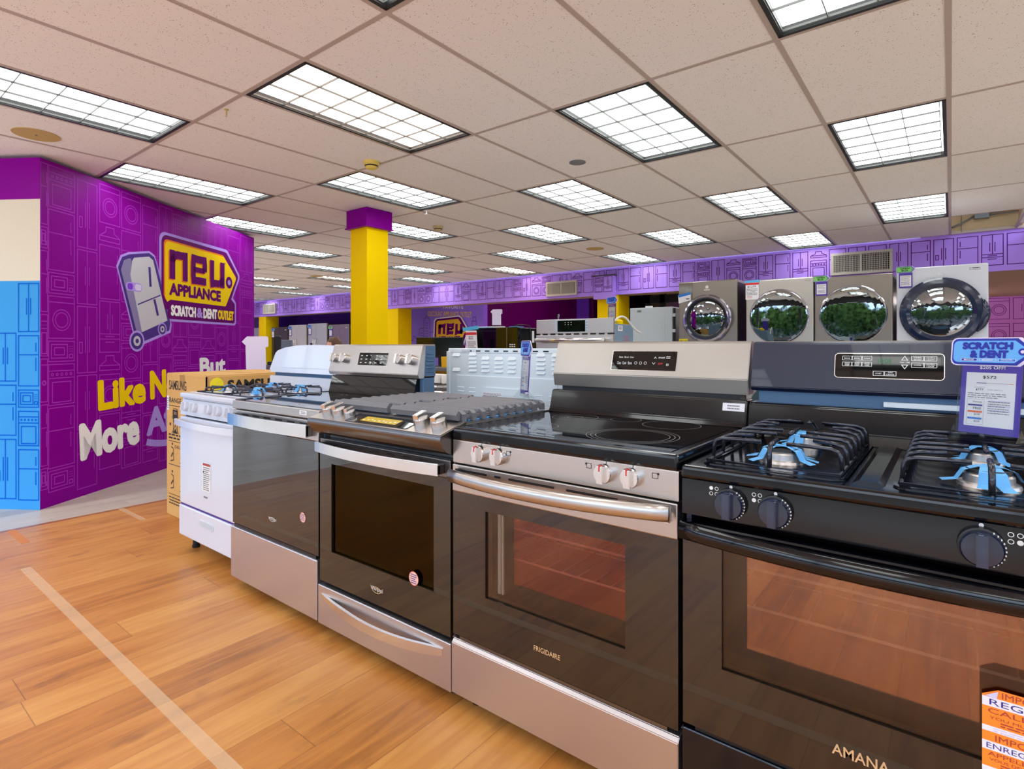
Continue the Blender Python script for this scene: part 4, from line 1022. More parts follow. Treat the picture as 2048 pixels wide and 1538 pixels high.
for x0, z0, s1, s2 in ((.424, .092, 'TIMER', 'SET/OFF'), (.453, .092, 'OVEN', 'LIGHT'), (.424, .073, 'CLOCK', None), (.453, .073, 'CONTROL', 'LOCK')):
    F(x0, x0+.029, z0, z0+.014)
    if s2: b.text(pb, s1, x0+.005, x0+.024, z0+.0075, z0+.0115, 'white_print', .0018, .01); b.text(pb, s2, x0+.006, x0+.023, z0+.0022, z0+.006, 'white_print', .0018, .01)
    else: b.text(pb, s1, x0+.006, x0+.023, z0+.005, z0+.009, 'white_print', .0018, .01)
F(.334, .361, .047, .061); F(.362, .390, .047, .061); b.text(pb, 'START', .340, .355, .052, .056, 'white_print', .0018, .01); b.text(pb, 'OFF', .370, .382, .0555, .059, 'white_print', .0018, .01); b.text(pb, 'CANCEL', .366, .386, .0495, .0535, 'white_print', .0018, .01)
b.text(pb, '10:08', .345, .378, .083, .098, 'green_digits', .0018, .0); 
b.stroke(pb, [(.402, .094), (.409, .1055), (.416, .094)], .0016, 'white_print', .0018, True); b.stroke(pb, [(.402, .080), (.409, .069), (.416, .080)], .0016, 'white_print', .0018, True); b.text(pb, 'TEMP / TIME', .397, .421, .0855, .0890, 'white_print', .0018, .01)
b.build('backguard', t)
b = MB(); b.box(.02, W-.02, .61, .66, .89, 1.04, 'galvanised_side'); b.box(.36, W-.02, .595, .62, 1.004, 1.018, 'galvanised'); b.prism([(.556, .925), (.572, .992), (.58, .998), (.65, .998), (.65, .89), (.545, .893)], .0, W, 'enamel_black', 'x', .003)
b.build('lower_splash', t)

# ================================================================ THINGS BESIDE AND BEHIND THE ROW
# ---- cardboard carton
t = thing('carton', 'tall brown cardboard range carton with black print, left of the white range', 'carton', (-4.34, 1.60, 0))
CW, CD, CH = .64, .66, .985
b = MB(); b.box(0, CW, 0, CD, 0, CH, 'cardboard', .006); q = front(0)
b.rect(q, .22, .30, .90, CH-.004, 'cardboard_edge', .0006)
b.text(q, 'SAMSUNG', .045, .325, .875, .94, 'black_print', .001, .02); b.text(q, 'RANGE / CUISINIERE', .05, .60, .785, .82, 'black_print', .001, .01)
for z in (.762, .517, .355, .15): b.rect(q, .04, .60, z, z+.004, 'black_print', .001)
b.rect(q, .01, .045, .73, .83, 'paper', .0012); b.lines(q, .015, .04, .74, .82, 5, 'grey_print', .0016)
b.rect(q, .105, .19, .69, .735, 'black_print', .001); b.poly(q, [(.105, .69), (.19, .69), (.148, .655)], 'black_print', .001); b.text(q, '502', .125, .17, .705, .725, 'cardboard', .0014)
for s_ in ((.095, .69, .20, .575), (.20, .69, .095, .575), (.115, .69, .115, .575), (.18, .69, .18, .575)): b.stroke(q, [(s_[0], s_[1]), (s_[2], s_[3])], .006, 'black_print', .001)
b.poly(q, [(.148, .61), (.11, .575), (.186, .575)], 'black_print', .001)
b.disc(q, .065, .635, .011, 'black_print', .001); b.disc(q, .225, .635, .011, 'black_print', .001); b.text(q, '227 lbs', .11, .19, .735, .75, 'black_print', .001)
b.lines(q, .04, .6, .53, .575, 2, 'black_print', .001, .5, 4); b.text(q, 'DELIVERY', .14, .36, .475, .495, 'black_print', .001)
for x in (.07, .22, .37):
    for z in (.38, .19): b.stroke(q, [(x, z), (x+.05, z+.01), (x+.045, z+.09), (x+.01, z+.10)], .007, 'black_print', .001); b.disc(q, x+.03, z+.12, .009, 'black_print', .001); b.stroke(q, [(x+.01, z+.03), (x+.04, z+.06)], .012, 'black_print', .001)
b.lines(q, .045, .28, .08, .14, 3, 'black_print', .001, .4, 9)
sd = Pl((CW, 0, 0), (0, 1, 0), (0, 0, 1))
b.text(sd, 'SAMSUNG', .125, .55, .89, .953, 'black_print', .0012, .03); b.disc(sd, .055, .932, .042, 'yellow_label', .001, 28)
b.rect(sd, .02, .6, .76, .766, 'black_print', .001)
b.box(CW-.03, CW+.0, .0, .004, .86, CH, 'cardboard_edge')
b.build('box', t)
b = MB(); b.box(.005, CW-.005, .005, CD/2-.001, CH, CH+.004, 'cardboard'); b.box(.005, CW-.005, CD/2+.001, CD-.005, CH, CH+.007, 'cardboard'); b.build('flap', t)

# ---- second row, back to back with the first
def plain_range(label, x0, x1, y0, y1, top_m, body_m, z=.915):
    """a range seen only by its top, facing away"""
    t = thing('kitchen_range', label, 'kitchen range', (x0, y0, 0)); w, d = x1-x0, y1-y0
    feet(t, w, d); b = MB(); b.box(0, w, 0, d-.02, .05, z-.03, body_m); b.build('body', t)
    b = MB(); b.box(0, w, 0, d, z-.03, z, top_m, .006); b.build('cooktop', t)
    b = MB(); b.box(.01, w-.01, d-.02, d+.01, .25, .78, 'oven_glass', .003); b.build('oven_door', t)
    b = MB(); b.tube([(.06, d+.05, .8), (w-.06, d+.05, .8)], .012, 'steel_bright', 10); b.box(.06, .08, d, d+.05, .79, .81, 'steel_bright'); b.box(w-.08, w-.06, d, d+.05, .79, .81, 'steel_bright'); b.build('handle', t)
    return t
t = plain_range('black-topped range behind the cardboard carton, under the white sign back', -5.02, -4.26, 2.30, 2.96, 'cooktop_glass', 'enamel_black', .935)
b = MB(); b.tube([(.02, .40, .935), (.02, .40, .965), (.74, .40, .965), (.74, .40, .935)], .006, 'steel_bright', 8); b.build('rail', t)
t = plain_range('white electric range in the gap left of the bare metal range back', -2.93, -2.17, 2.16, 2.80, 'enamel_white', 'enamel_white')
for x, y, r in ((.57, .18, .10), (.24, .2, .08), (.57, .46, .08), (.24, .46, .10)):
    b = MB(); z = .916; b.lathe([(r*1.15, 0), (r*1.1, .004), (r*.9, -.0)], (x, y, z), (0, 0, 1), 'chrome', 28)
    pts = [(x+(r*.15+r*.8*k/60)*math.cos(k*.42), y+(r*.15+r*.8*k/60)*math.sin(k*.42), z+.008) for k in range(61)]
    b.tube(pts, .0035, 'plastic_black', 6); b.build('coil_burner', t)
b = MB(); b.rect(flat(.9154), .33, .46, .02, .10, 'grey_print'); b.build('vent', t)
for k, (x, l) in enumerate(((-2.76, 'left of two small white boxes at the far edge of the white range'), (-2.655, 'right of two small white boxes at the far edge of the white range'))):
    b = MB(); b.box(-.045, .045, -.03, .03, 0, .07, 'pvc_white', .006); b.box(-.035, .035, -.032, -.029, .01, .06, 'white_print')
    tag(b.build('small_box', None, None, None, None, None, (x, 2.70, .9152), 0), l, 'box', 'small white boxes on the white range')

t = thing('kitchen_range', 'range turned around, showing its louvred bare metal back', 'kitchen range', (-2.12, 2.15, 0))
W = .76
feet(t, W, .66); b = MB(); b.box(0, W, .012, .64, .05, .90, 'galvanised_side'); b.box(.0, W, .02, .66, .90, .915, 'enamel_white', .004); b.build('body', t)
b = MB(); q = front(0); b.box(0, W, 0, .012, .05, 1.14, 'galvanised'); b.box(0, W, 0, .075, 1.14, 1.166, 'galvanised', .004)
b.box(-.006, .016, -.008, .02, .05, 1.15, 'galvanised', .003)
def louvre(x, z, w=.056): b.add([q.p(x+dx, z+dz, h) for dx, dz, h in ((0, .0, 0), (.008, .013, .0), (w-.008, .013, 0), (w, 0, 0), (.006, -.004, .009), (w-.006, -.004, .009))], [(1, 0, 4), (1, 4, 5, 2), (2, 5, 3), (0, 3, 5, 4)], 'galvanised')
for x in (.032, .045+.59): pass
for z in (1.128, 1.050): louvre(.032, z, .06)
for x, zs in ((.148, 5), (.235, 4), (.322, 4), (.405, 4), (.490, 4), (.578, 5), (.665, 5)):
    for k in range(zs): louvre(x, 1.05+.0205*k)
for x, z in ((.072, .965), (.152, .965), (.57, .948), (.65, .948)):
    for k in range(3): louvre(x, z-.02*k)
b.box(.065, .70, -.007, .0, .40, 1.026, 'galvanised', .006); b.slab(q, rrect(.245, .54, .60, .968, .03), 'galvanised', .007, .013)
b.rect(q, .254, .385, .905, .946, 'paper', .0140); b.lines(q, .26, .38, .908, .943, 6, 'grey_print', .0144); b.box(.10, .16, -.004, 0, 1.150, 1.160, 'enamel_white')
for k in range(9): b.box(.14+.06*k, .17+.06*k, -.001, .002, 1.149, 1.155, 'plastic_black')
b.build('back_panel', t)
b = MB(); b.box(.01, W-.01, .03, .075, .915, 1.14, 'enamel_white', .003); b.build('backguard', t)
b = MB(); b.box(.01, W-.01, .64, .67, .25, .78, 'oven_glass', .003); b.build('oven_door', t)

# ---- price signs in clear holders
def tag_shape(w, h, left=False):
    p = arc(-w/2+.012, h/2-.012, .012, 180, 90, 3)+[(w*.30, h/2), (w/2, 0), (w*.30, -h/2)]+arc(-w/2+.012, -h/2+.012, .012, 270, 180, 3)
    return [(-x, z) for x, z in p][::-1] if left else p
def sign(label, loc, rz, kind='scratch', s=1., lean=.10, cat='price sign', off='$205 OFF!', price='$572', group=None, stand=True, cardh=.165, back=False):
    t = thing('price_sign', label, cat, loc, rz, group)
    w = (.128 if back else .115)*s; h0 = .018*s if stand else 0; h1 = h0+cardh*s; hw, hh = .158*s, .062*s
    pl = Pl((0, 0, 0), (1, 0, 0), (0, lean, 1))
    if stand:
        b = MB(); b.slab(pl, [(-w/2-.004, h0-.004), (w/2+.004, h0-.004), (w/2+.004, h1), (-w/2-.004, h1)], 'acrylic', .0008, .0028)
        b.prism([(-.028*s, 0), (.050*s, 0), (.050*s, .003), (.004, .0035), (.004, h0), (.001, h0), (-.003, .0035), (-.028*s, .003)], -w/2-.008, w/2+.008, 'acrylic', 'x')
        b.prism([(-.028*s, .003), (.0, h0*1.9), (.003, h0*1.9), (.030*s, .003)], -w/2-.008, -w/2-.005, 'acrylic', 'x'); b.prism([(-.028*s, .003), (.0, h0*1.9), (.003, h0*1.9), (.030*s, .003)], w/2+.005, w/2+.008, 'acrylic', 'x')
        b.build('holder', t)
    b = MB(); b.slab(pl, [(-w/2, h0), (w/2, h0), (w/2, h1), (-w/2, h1)], 'tag_body' if back else 'purple_card', -.0022, 0)
    if back: b.rect(Pl((0, 0.0025, 0), (-1, 0, 0), (0, lean, 1)), -w/2+.001, w/2-.001, h0+.001, h1-.001, 'tag_white', .0004)
    ix0, ix1, iz0, iz1 = -w*.41, w*.41, h0+cardh*s*.10, h0+cardh*s*.86
    b.rect(pl, ix0, ix1, iz0, iz1, 'paper', .0003)
    u = lambda f: ix0+(ix1-ix0)*f
    v = lambda f: iz0+(iz1-iz0)*f
    if s > .9 and kind == 'scratch':
        b.text(pl, off, -w*.19, w*.23, h1-cardh*s*.095, h1-cardh*s*.045, 'white_print', .0005, .02); b.text(pl, price, u(.34), u(.62), v(.885), v(.945), 'black_print', .0006, .01)
        b.rect(pl, u(.22), u(.42), v(.80), v(.812), 'navy_print', .0006); b.rect(pl, u(.42), u(.88), v(.803), v(.808), 'grey_print', .0006); b.rect(pl, u(.88), u(.96), v(.80), v(.81), 'orange_print', .0006)
        b.text(pl, '$777', u(.21), u(.37), v(.66), v(.70), 'black_print', .0006, .01); b.text(pl, '7-RR-400713', u(.45), u(.75), v(.675), v(.695), 'grey_print', .0006); b.text(pl, 'COMPARE TO', u(.17), u(.40), v(.715), v(.73), 'grey_print', .0006)
        b.lines(pl, u(.05), u(.85), v(.52), v(.63), 3, 'grey_print', .0006, .35)
        b.frame(pl, u(.05), u(.40), v(.03), v(.5), .0004, 'grey_print', .0006); b.text(pl, 'Warranty', u(.16), u(.36), v(.43), v(.465), 'black_print', .0006, .01)
        b.rect(pl, u(.07), u(.37), v(.375), v(.405), 'navy_print', .0006); b.text(pl, 'FREE', u(.18), u(.35), v(.31), v(.355), 'black_print', .0006, .01)
        b.rect(pl, u(.07), u(.37), v(.25), v(.285), 'orange_print', .0006); b.text(pl, '$139', u(.21), u(.33), v(.20), v(.235), 'black_print', .0006, .01)
        b.rect(pl, u(.07), u(.37), v(.125), v(.16), 'tag_blue_deep', .0006); b.text(pl, '$239', u(.21), u(.33), v(.07), v(.105), 'black_print', .0006, .01)
        for k in range(3): b.rect(pl, u(.47), u(.92), v(.46-.085*k), v(.49-.085*k), 'paper_lilac', .0005)
        b.lines(pl, u(.48), u(.92), v(.24), v(.49), 6, 'grey_print', .0007, .35)
    else:
        b.rect(pl, u(.0), u(1), v(.9), v(1.), 'purple_card', .0004); b.lines(pl, u(.08), u(.95), v(.45), v(.88), 5, 'grey_print', .0006, .4); b.lines(pl, u(.08), u(.95), v(.08), v(.40), 4, 'navy_print', .0006, .4, 5)
    b.build('price_card', t)
    b = MB(); c = Pl(pl.p(0, h1+hh*.42, 0), (1, 0, 0), (0, lean, 1))
    edge, fill, ink = {'scratch': ('tag_navy', 'tag_blue' if s > .9 else 'tag_blue_deep', 'tag_navy'), 'open': ('tag_navy', 'tag_green', 'tag_green_ink')}[kind]
    p = tag_shape(hw, hh)
    b.slab(c, outline(p, 1.07), 'tag_white', .0, .002); b.poly(c, p, edge, .0024); b.poly(c, [(x*.94-.002, z*.83) for x, z in p], fill, .0028)
    if back: b.slab(c, outline(p, 1.07), 'tag_white', -.0035, -.001)
    if kind == 'scratch':
        b.text(c, 'SCRATCH', -hw*.36, hw*.24, hh*.10, hh*.34, ink, .0033, .05); b.text(c, '& DENT', -hw*.26, hw*.19, -hh*.22, hh*.03, ink, .0033, .05)
        for k, (x0, m_) in enumerate(((-.38, 'tag_navy'), (-.15, 'tag_white'), (.08, 'tag_blue_deep'))):
            b.frame(c, hw*x0, hw*(x0+.21), -hh*.36, -hh*.265, hh*.015, 'tag_white', .0032); b.rect(c, hw*(x0+.01), hw*(x0+.2), -hh*.35, -hh*.275, m_ if m_ != 'tag_white' else 'tag_blue', .0034); b.text(c, ('MINOR', 'MODERATE', 'MAJOR')[k], hw*(x0+.04), hw*(x0+.17), -hh*.34, -hh*.285, 'white_print', .0038, .01)
    else:
        b.text(c, 'OPEN', -hw*.30, hw*.20, hh*.05, hh*.32, ink, .0033, .03); b.text(c, 'BOX', -hw*.22, hw*.14, -hh*.30, -hh*.02, ink, .0033, .03)
    b.disc(c, hw*.36, 0, hh*.13, edge, .0033); b.disc(c, hw*.36, 0, hh*.06, 'tag_white', .0038)
    b.build('tag_header', t)
    return t
sign('blue tag price sign in a clear stand on the black gas range, large print', (.064, 1.684, .958), math.radians(-25), lean=.13)
sign('blue tag price sign seen nearly edge-on, standing on the iron grates', (-1.415, 1.885, .9585), math.radians(-37), s=1.0, off='$70 OFF!', price='$629', lean=.06)
sign('blank white back of a tag sign, above the cardboard carton', (-4.56, 2.36, .936), math.radians(180+36), s=1.32, back=True, lean=.05)

# ---- microwave on a low cabinet
def cabinet(label, x0, x1, y0, y1, z, m, name='base_cabinet'):
    t = thing(name, label, 'cabinet', (x0, y0, 0)); w, d = x1-x0, y1-y0
    b = MB(); b.box(0, w, .0, d, .08, z-.025, m, .004); b.box(.03, w-.03, .04, d, 0, .08, 'plastic_black'); b.build('body', t)
    b = MB(); b.box(-.01, w+.01, -.01, d, z-.025, z, 'desk_grey', .004); b.build('top', t)
    b = MB(); b.box(.02, w/2-.004, -.018, 0, .11, z-.05, m, .003); b.build('door', t); b = MB(); b.box(w/2+.004, w-.02, -.018, 0, .11, z-.05, m, .003); b.build('door', t)
    return t
cabinet('low grey cabinet under the black microwave', -4.44, -3.68, 4.8, 5.22, .962, 'enamel_grey')
t = thing('microwave', 'black over-range microwave with blue tape, behind the bare metal range back', 'microwave', (-4.43, 4.82, .962))
W = .745
b = MB(); b.box(0, W, .02, .38, 0, .412, 'enamel_black', .004); b.build('body', t)
b = MB(); b.box(0, .595, -.02, .02, .004, .418, 'black_glass', .006); b.box(.593, .599, -.024, 0, .004, .418, 'steel'); b.build('door', t)
b = MB(); b.box(.602, W, -.018, .02, .004, .418, 'black_glass', .004); q = front(-.0185)
for i in range(3):
    for j in range(2): b.rect(q, .63+.03*i, .648+.03*i, .20+.022*j, .212+.022*j, 'white_print', .0006)
b.build('control_panel', t)
b = MB(); b.box(.10, .32, .0, .2, .419, .424, 'blue_film'); b.box(.62, .74, -.019, .1, .419, .424, 'blue_film'); b.box(.0, .4, .1, .2, .413, .437, 'pvc_white', .004); b.build('packing', t, label='blue film and white packing on top')
b = MB(); b.tube([(W-.12, .02, .42), (W-.08, .12, .45), (W+.0, .2, .44), (W+.005, .21, .30), (W+.006, .22, .1)], .006, 'plastic_black', 8); b.build('power_cord', t)
b = MB(); b.box(W+.0005, W+.0025, .24, .28, .25, .38, 'paper'); b.build('sticker', t, label='white rating sticker')
t = thing('price_card', 'white price card with blue tape across its top, leaning at the black microwave', 'price card', (-4.30, 4.745, .962), 0)
pl = Pl((0, 0, .20), (1, 0, 0), (-.14, .06, 1)); b = MB(); b.slab(pl, [(-.085, -.195), (.085, -.195), (.085, .19), (-.085, .19)], 'paper', 0, .004)
b.rect(pl, -.085, .085, .14, .17, 'red_print', .0045); b.text(pl, '$222', -.04, .03, .085, .125, 'black_print', .0046, .02); b.lines(pl, -.06, .07, -.02, .07, 4, 'grey_print', .0046); b.lines(pl, -.05, .0, -.14, -.09, 2, 'black_print', .0046); b.lines(pl, -.05, .0, -.175, -.15, 1, 'red_print', .0046)
b.build('card', t); b = MB(); b.slab(pl, [(-.12, .185), (.12, .205), (.115, .245), (-.125, .225)], 'blue_film', .002, .006); b.build('tape', t)
t = sign('white back of a small tag sign standing on the black microwave', (-4.13, 4.98, 1.40), math.radians(180+20), s=.85, back=True, lean=.02, cardh=.155)

# ---- stainless built-in oven
t = thing('wall_oven', 'stainless built-in oven with wide bar handle, behind the glass-top range', 'oven', (-2.9, 4.05, 0))
W = .76
b = MB(); b.box(.01, W-.01, .02, .38, .0, 1.358, 'box_bluegrey', .004); q = Pl((W-.01, 0, 0), (0, 1, 0), (0, 0, 1))
b.rect(q, .10, .18, 1.30, 1.345, 'paper', .001); b.lines(q, .115, .165, 1.31, 1.34, 2, 'black_print', .0014); b.lines(q, .20, .31, 1.215, 1.265, 5, 'red_print', .001, .25); b.disc(q, .26, 1.29, .006, 'grey_print', .001); b.build('body', t)
b = MB(); b.tube(bez((W-.03, .04, 1.358), (W+.02, .10, 1.46), (W+.02, .22, 1.39), 8)+bez((W+.02, .22, 1.39), (W+.03, .34, 1.30), (W+.05, .40, 1.29), 6)[1:], .008, 'pvc_white', 8); b.build('power_conduit', t)
b = MB(); b.lathe([(.05, 0), (.05, .03), (.03, .045), (0, .05)], (W-.12, .30, 1.358), (0, 0, 1), 'yellow_paint', 16); b.build('cap', t)
b = MB(); b.box(0, W, 0, .03, 1.283, 1.405, 'steel_sand', .003); q = front(0); b.rect(q, .20, .53, 1.295, 1.395, 'steel_bright', .0008); b.rect(q, .225, .50, 1.297, 1.393, 'black_glass', .0014)
for i in range(6): b.rect(q, .30+.03*(i % 3), .308+.03*(i % 3), 1.355+.018*(i//3), 1.36+.018*(i//3), 'white_print', .002)
for i in range(4): b.rect(q, .508, .522, 1.305+.022*i, 1.309+.022*i, 'grey_print', .002)
b.build('control_panel', t)
b = MB(); b.box(.005, W-.005, .012, .03, 1.27, 1.283, 'plastic_black')
for k in range(9): b.box(.04+.08*k, .065+.08*k, .004, .03, 1.27, 1.283, 'steel_sand')
b.build('vent_strip', t)
for z0, z1 in ((.66, 1.27), (.03, .64)):
    b = MB(); b.box(0, W, -.005, .03, z0, z1, 'steel_sand', .003); b.rect(front(-.005), .10, W-.10, z0+.1, z1-.13, 'black_glass', .001); o = b.build('oven_door', t)
    b = MB(); b.tube([(.03, -.055, z1-.045), (W-.05, -.055, z1-.045)], .018, 'steel_bright', 14); b.box(.05, .075, -.06, -.004, z1-.055, z1-.035, 'steel_bright'); b.box(W-.085, W-.06, -.06, -.004, z1-.055, z1-.035, 'steel_bright'); b.build('handle', o)
sign('blue tag price sign rising above the right end of the stainless oven', (-2.235, 4.20, 1.360), math.radians(-22), s=.85, lean=.03, cardh=.19)
sign('small green tag sign standing on top of the stainless oven', (-2.80, 4.25, 1.360), math.radians(-48), 'open', s=.55, lean=.03, cardh=.11)

# ---- grey-blue appliance back and grey washer
t = thing('washer', 'plain pale grey washer side seen left of the dryers, before the office glazing', 'washer', (-3.395, 6.9, 0))
b = MB(); b.box(0, .59, 0, .70, .02, 1.678, 'enamel_grey', .006); q = front(0)
b.slab(q, rrect(.06, .49, 1.05, 1.62, .06), 'enamel_grey', 0, .004); b.slab(q, rrect(.10, .45, 1.0, 1.57, .05), 'enamel_grey', .004, .006); b.frame(q, .105, .165, 1.615, 1.648, .008, 'conduit_grey', .002); b.rect(q, .115, .155, 1.622, 1.64, 'grey_print', .0024); b.build('cabinet', t)
b = MB(); b.box(.59, .62, .03, .68, .1, 1.66, 'plastic_black', .004)
for z in (1.1, 1.35, 1.55): b.box(.59, .625, .0, .03, z, z+.04, 'enamel_grey')
b.build('back_cover', t); b = MB(); b.box(.21, .30, .02, .06, 1.678, 1.70, 'pvc_white', .004); b.build('clip', t)

# ---- stacked dryers
def laundry(label, x0, w, z0, z1, bm, kind, name='dryer', yf=6.6, low=False, zc=None):
    t = thing(name, label, name, (x0, yf, z0)); h = z1-z0; zc = (zc or 1.495)-z0; xc = w/2
    b = MB(); b.box(0, w, 0, .70, .0 if not low else .03, h, bm, .012, 3); q = front(0)
    if low: [b.lathe([(.025, 0), (.025, .035)], (x, y, 0), (0, 0, 1), 'rubber', 10) for x in (.06, w-.06) for y in (.06, .62)]
    b.box(w-.001, w+.001, .03, .69, .03, h-.03, 'plastic_black' if bm != 'enamel_white' else 'enamel_white')
    b.build('cabinet', t)
    o = q.p(xc, zc); nn = (0, -1, 0)
    b = MB()
    if kind == 'flat':
        R = .297; b.lathe([(R, 0), (R+.003, .006), (R-.004, .012), (R-.012, .013)], o, nn, 'ring_chrome', 48); b.build('door_ring', t)
        b = MB(); b.lathe([((R-.010)*math.cos(a), .012+.0035*math.sin(a)) for a in [PI/2*k/10 for k in range(11)]], o, nn, 'door_dark', 64); b.build('door', t)
        b = MB(); b.lathe([(R-.012, .002), (R*.62, .0045), (R*.60, .008), (R*.55, .005), (R*.40, .003), (0, .002)], o, nn, 'drum_dark', 48, True, ['drum_dark', 'navy_plastic', 'drum_dark', 'navy_plastic', 'drum_dark']); b.build('drum', t)
    elif kind == 'ring':
        R = .285; b.lathe([(R, 0), (R, .03), (R-.014, .052), (R-.036, .060), (R-.052, .048), (R-.058, .028), (R-.08, .02)], o, nn, 'ring_chrome', 48, True, ['ring_chrome', 'ring_chrome', 'ring_chrome', 'navy_plastic', 'navy_plastic', 'plastic_black']); b.build('door_ring', t)
        b = MB(); b.lathe([((R-.076)*math.cos(a), .022+.016*math.sin(a)) for a in [PI/2*k/10 for k in range(11)]], o, nn, 'door_grey', 64); b.build('door', t)
        b = MB(); b.lathe([(R-.07, .003), (0, .001)], o, nn, 'drum_dark', 32); b.build('drum', t)
        b = MB(); b.tube([q.p(xc+(R-.006)*math.cos(a), zc+(R-.006)*math.sin(a), .05) for a in [math.radians(-18+6*k) for k in range(10)]], [.008, .014, .018, .020, .020, .020, .020, .018, .014, .008], 'ring_chrome', 10); b.build('door_handle', t)
    else:
        R = .318; b.lathe([(R, 0), (R, .028), (R-.02, .050), (R-.055, .054), (R-.085, .040), (R-.09, .025)], o, nn, 'navy_plastic', 48); b.build('door_ring', t)
        b = MB(); b.lathe([((R-.086)*math.cos(a), .03+.014*math.sin(a)) for a in [PI/2*k/10 for k in range(11)]], o, nn, 'door_grey', 64); b.build('door', t)
        b = MB(); b.lathe([(R-.08, .004), (0, .002)], o, nn, 'enamel_grey', 32); b.build('drum', t)
        b = MB(); b.tube([q.p(xc+(R+.004)*math.cos(a), zc+(R+.004)*math.sin(a), .026) for a in [math.radians(-36+6*k) for k in range(10)]], [.008, .02, .03, .034, .036, .036, .034, .03, .02, .008], 'navy_plastic', 10); b.build('door_handle', t)
    return t, q, h
LW_ = .683
pos = [(-2.60, 1.940, 'steel_graphite', 'ring'), (-1.822, 1.908, 'steel_sand', 'flat'), (-1.130, 1.890, 'steel_graphite', 'flat'), (-.418, 1.926, 'enamel_white', 'porthole')]
lab = ['graphite dryer with a thick chrome door ring, leftmost of the stacked dryers', 'pale steel dryer with flush dark round door and a red-topped price card', 'graphite dryer with flush dark round door, just under the large wall grille', 'white dryer with a dark blue round door, rightmost of the stacked dryers']
lab2 = ['graphite washer under the chrome-ringed dryer', 'pale steel washer under the pale steel dryer', 'graphite washer under the dryer below the wall grille', 'white washer under the white dryer']
for k, (x0, z1, bm, kind) in enumerate(pos):
    laundry(lab2[k], x0, LW_, 0, .958, bm, kind, 'washer', low=True, zc=.50)
    t, q, h = laundry(lab[k], x0, LW_, .960, z1, bm, kind)
    b = MB()
    if k == 0:
        b.text(q, '\u2261', .325, .355, h-.085, h-.06, 'white_print', .001, .03); b.ring(q, .34, h-.072, .018, .004, 'white_print', .001); b.lines(q, .305, .375, h-.115, h-.10, 1, 'white_print', .001, .7); b.build('badge', t)
        b = MB(); b.slab(q, [(.0, h-.24), (.17, h-.24), (.17, h+.004), (.0, h+.004)], 'film', .003, .004); b.poly(q, [(.0, h-.25), (.15, h-.22), (.145, h-.12), (-.01, h-.15)], 'paper', .005); b.poly(q, [(.0, h-.18), (.145, h-.15), (.145, h-.12), (-.01, h-.15)], 'tag_blue_deep', .0054); b.rect(q, .09, .13, h-.205, h-.195, 'black_print', .0056)
        b.build('plastic_wrap', t, label='clear plastic wrap with a blue and white slip')
    elif k == 3:
        b.ring(q, .345, h-.085, .022, .004, 'steel_bright', .001); b.lines(q, .30, .39, h-.125, h-.11, 1, 'grey_print', .001, .5); b.frame(q, .55, .625, h-.055, h-.035, .003, 'grey_print', .001); b.rect(q, .57, .615, h-.042, h-.036, 'black_print', .001); b.build('badge', t)
    else:
        b.text(q, 'SAMSUNG', .60, .655, h-.045, h-.033, 'grey_print', .001); b.build('badge', t)
def hang(label, x, z, kind, s, yf=6.592, cardh=.165, grp=None):
    t = sign(label, (x, yf, z), 0, kind, s, .0, 'price tag', stand=False, cardh=cardh, group=grp); return t
hang('green tag with price sheet, on the graphite dryer under the wall grille', -1.065, 1.70, 'open', .93)
hang('green tag with price sheet, on the left edge of the white dryer', -.345, 1.735, 'open', .93)
t = thing('price_card', 'price card with red band and blue tape, on the pale steel dryer', 'price card', (-1.752, 6.592, 1.80))
pl = front(0); b = MB(); b.slab(pl, [(-.07, -.105), (.07, -.105), (.07, .085), (-.07, .085)], 'paper', 0, .002); b.rect(pl, -.07, .07, .058, .082, 'red_print', .0026); b.text(pl, '$1,279', -.05, .04, .025, .048, 'black_print', .0026, .02); b.lines(pl, -.06, .06, -.06, .02, 5, 'grey_print', .0026); b.lines(pl, -.055, .0, -.09, -.065, 2, 'red_print', .0026); b.build('card', t)
b = MB(); b.slab(pl, [(-.075, .082), (.075, .086), (.075, .112), (-.075, .108)], 'blue_film', 0, .003); b.build('tape', t)
t = thing('energy_label', 'yellow energy label at the foot of the chrome-ringed dryer', 'label', (-2.54, 6.592, 1.12)); b = MB(); b.slab(pl, [(-.055, -.10), (.055, -.10), (.055, .14), (-.055, .14)], 'yellow_label', 0, .002); b.text(pl, 'ENERGYGUIDE', -.05, .05, .105, .128, 'black_print', .0026, .02); b.lines(pl, -.045, .045, -.08, .08, 6, 'black_print', .0026, .2); b.build('card', t)
hang('blue tag at the foot of the chrome-ringed dryer', -2.02, 1.03, 'scratch', .9)
hang('green tag at the foot of the dryer under the wall grille', -1.03, .985, 'open', .98)

# ---- wall grilles
def grille(label, x0, x1, z0, z1, pro=.05):
    t = thing('wall_grille', label, 'vent grille', (x0, SY-pro, z0)); w, h = x1-x0, z1-z0
    b = MB(); f = .035
    for r in ((0, w, 0, f), (0, w, h-f, h), (0, f, f, h-f), (w-f, w, f, h-f)): b.box(r[0], r[1], 0, pro, r[2], r[3], 'grille_grey', .003)
    b.build('frame', t); b = MB(); b.box(f, w-f, pro-.012, pro-.002, f, h-f, 'grille_hole'); b.build('duct', t)
    b = MB(); n = int((w-2*f)/.018)
    for k in range(n): b.box(f+.018*k+.004, f+.018*k+.010, .006, .03, f, h-f, 'grille_grey')
    for k in range(9): b.box(f, w-f, .012, .03, f+(h-2*f)*(k+.5)/9-.002, f+(h-2*f)*(k+.5)/9+.002, 'grille_grey')
    b.box(w/2-.012, w/2+.012, .004, .03, f, h-f, 'grille_grey'); b.build('louvre', t)
grille('large white vent grille on the violet wall above the graphite dryer', -1.31, -.60, 2.145, 2.445)
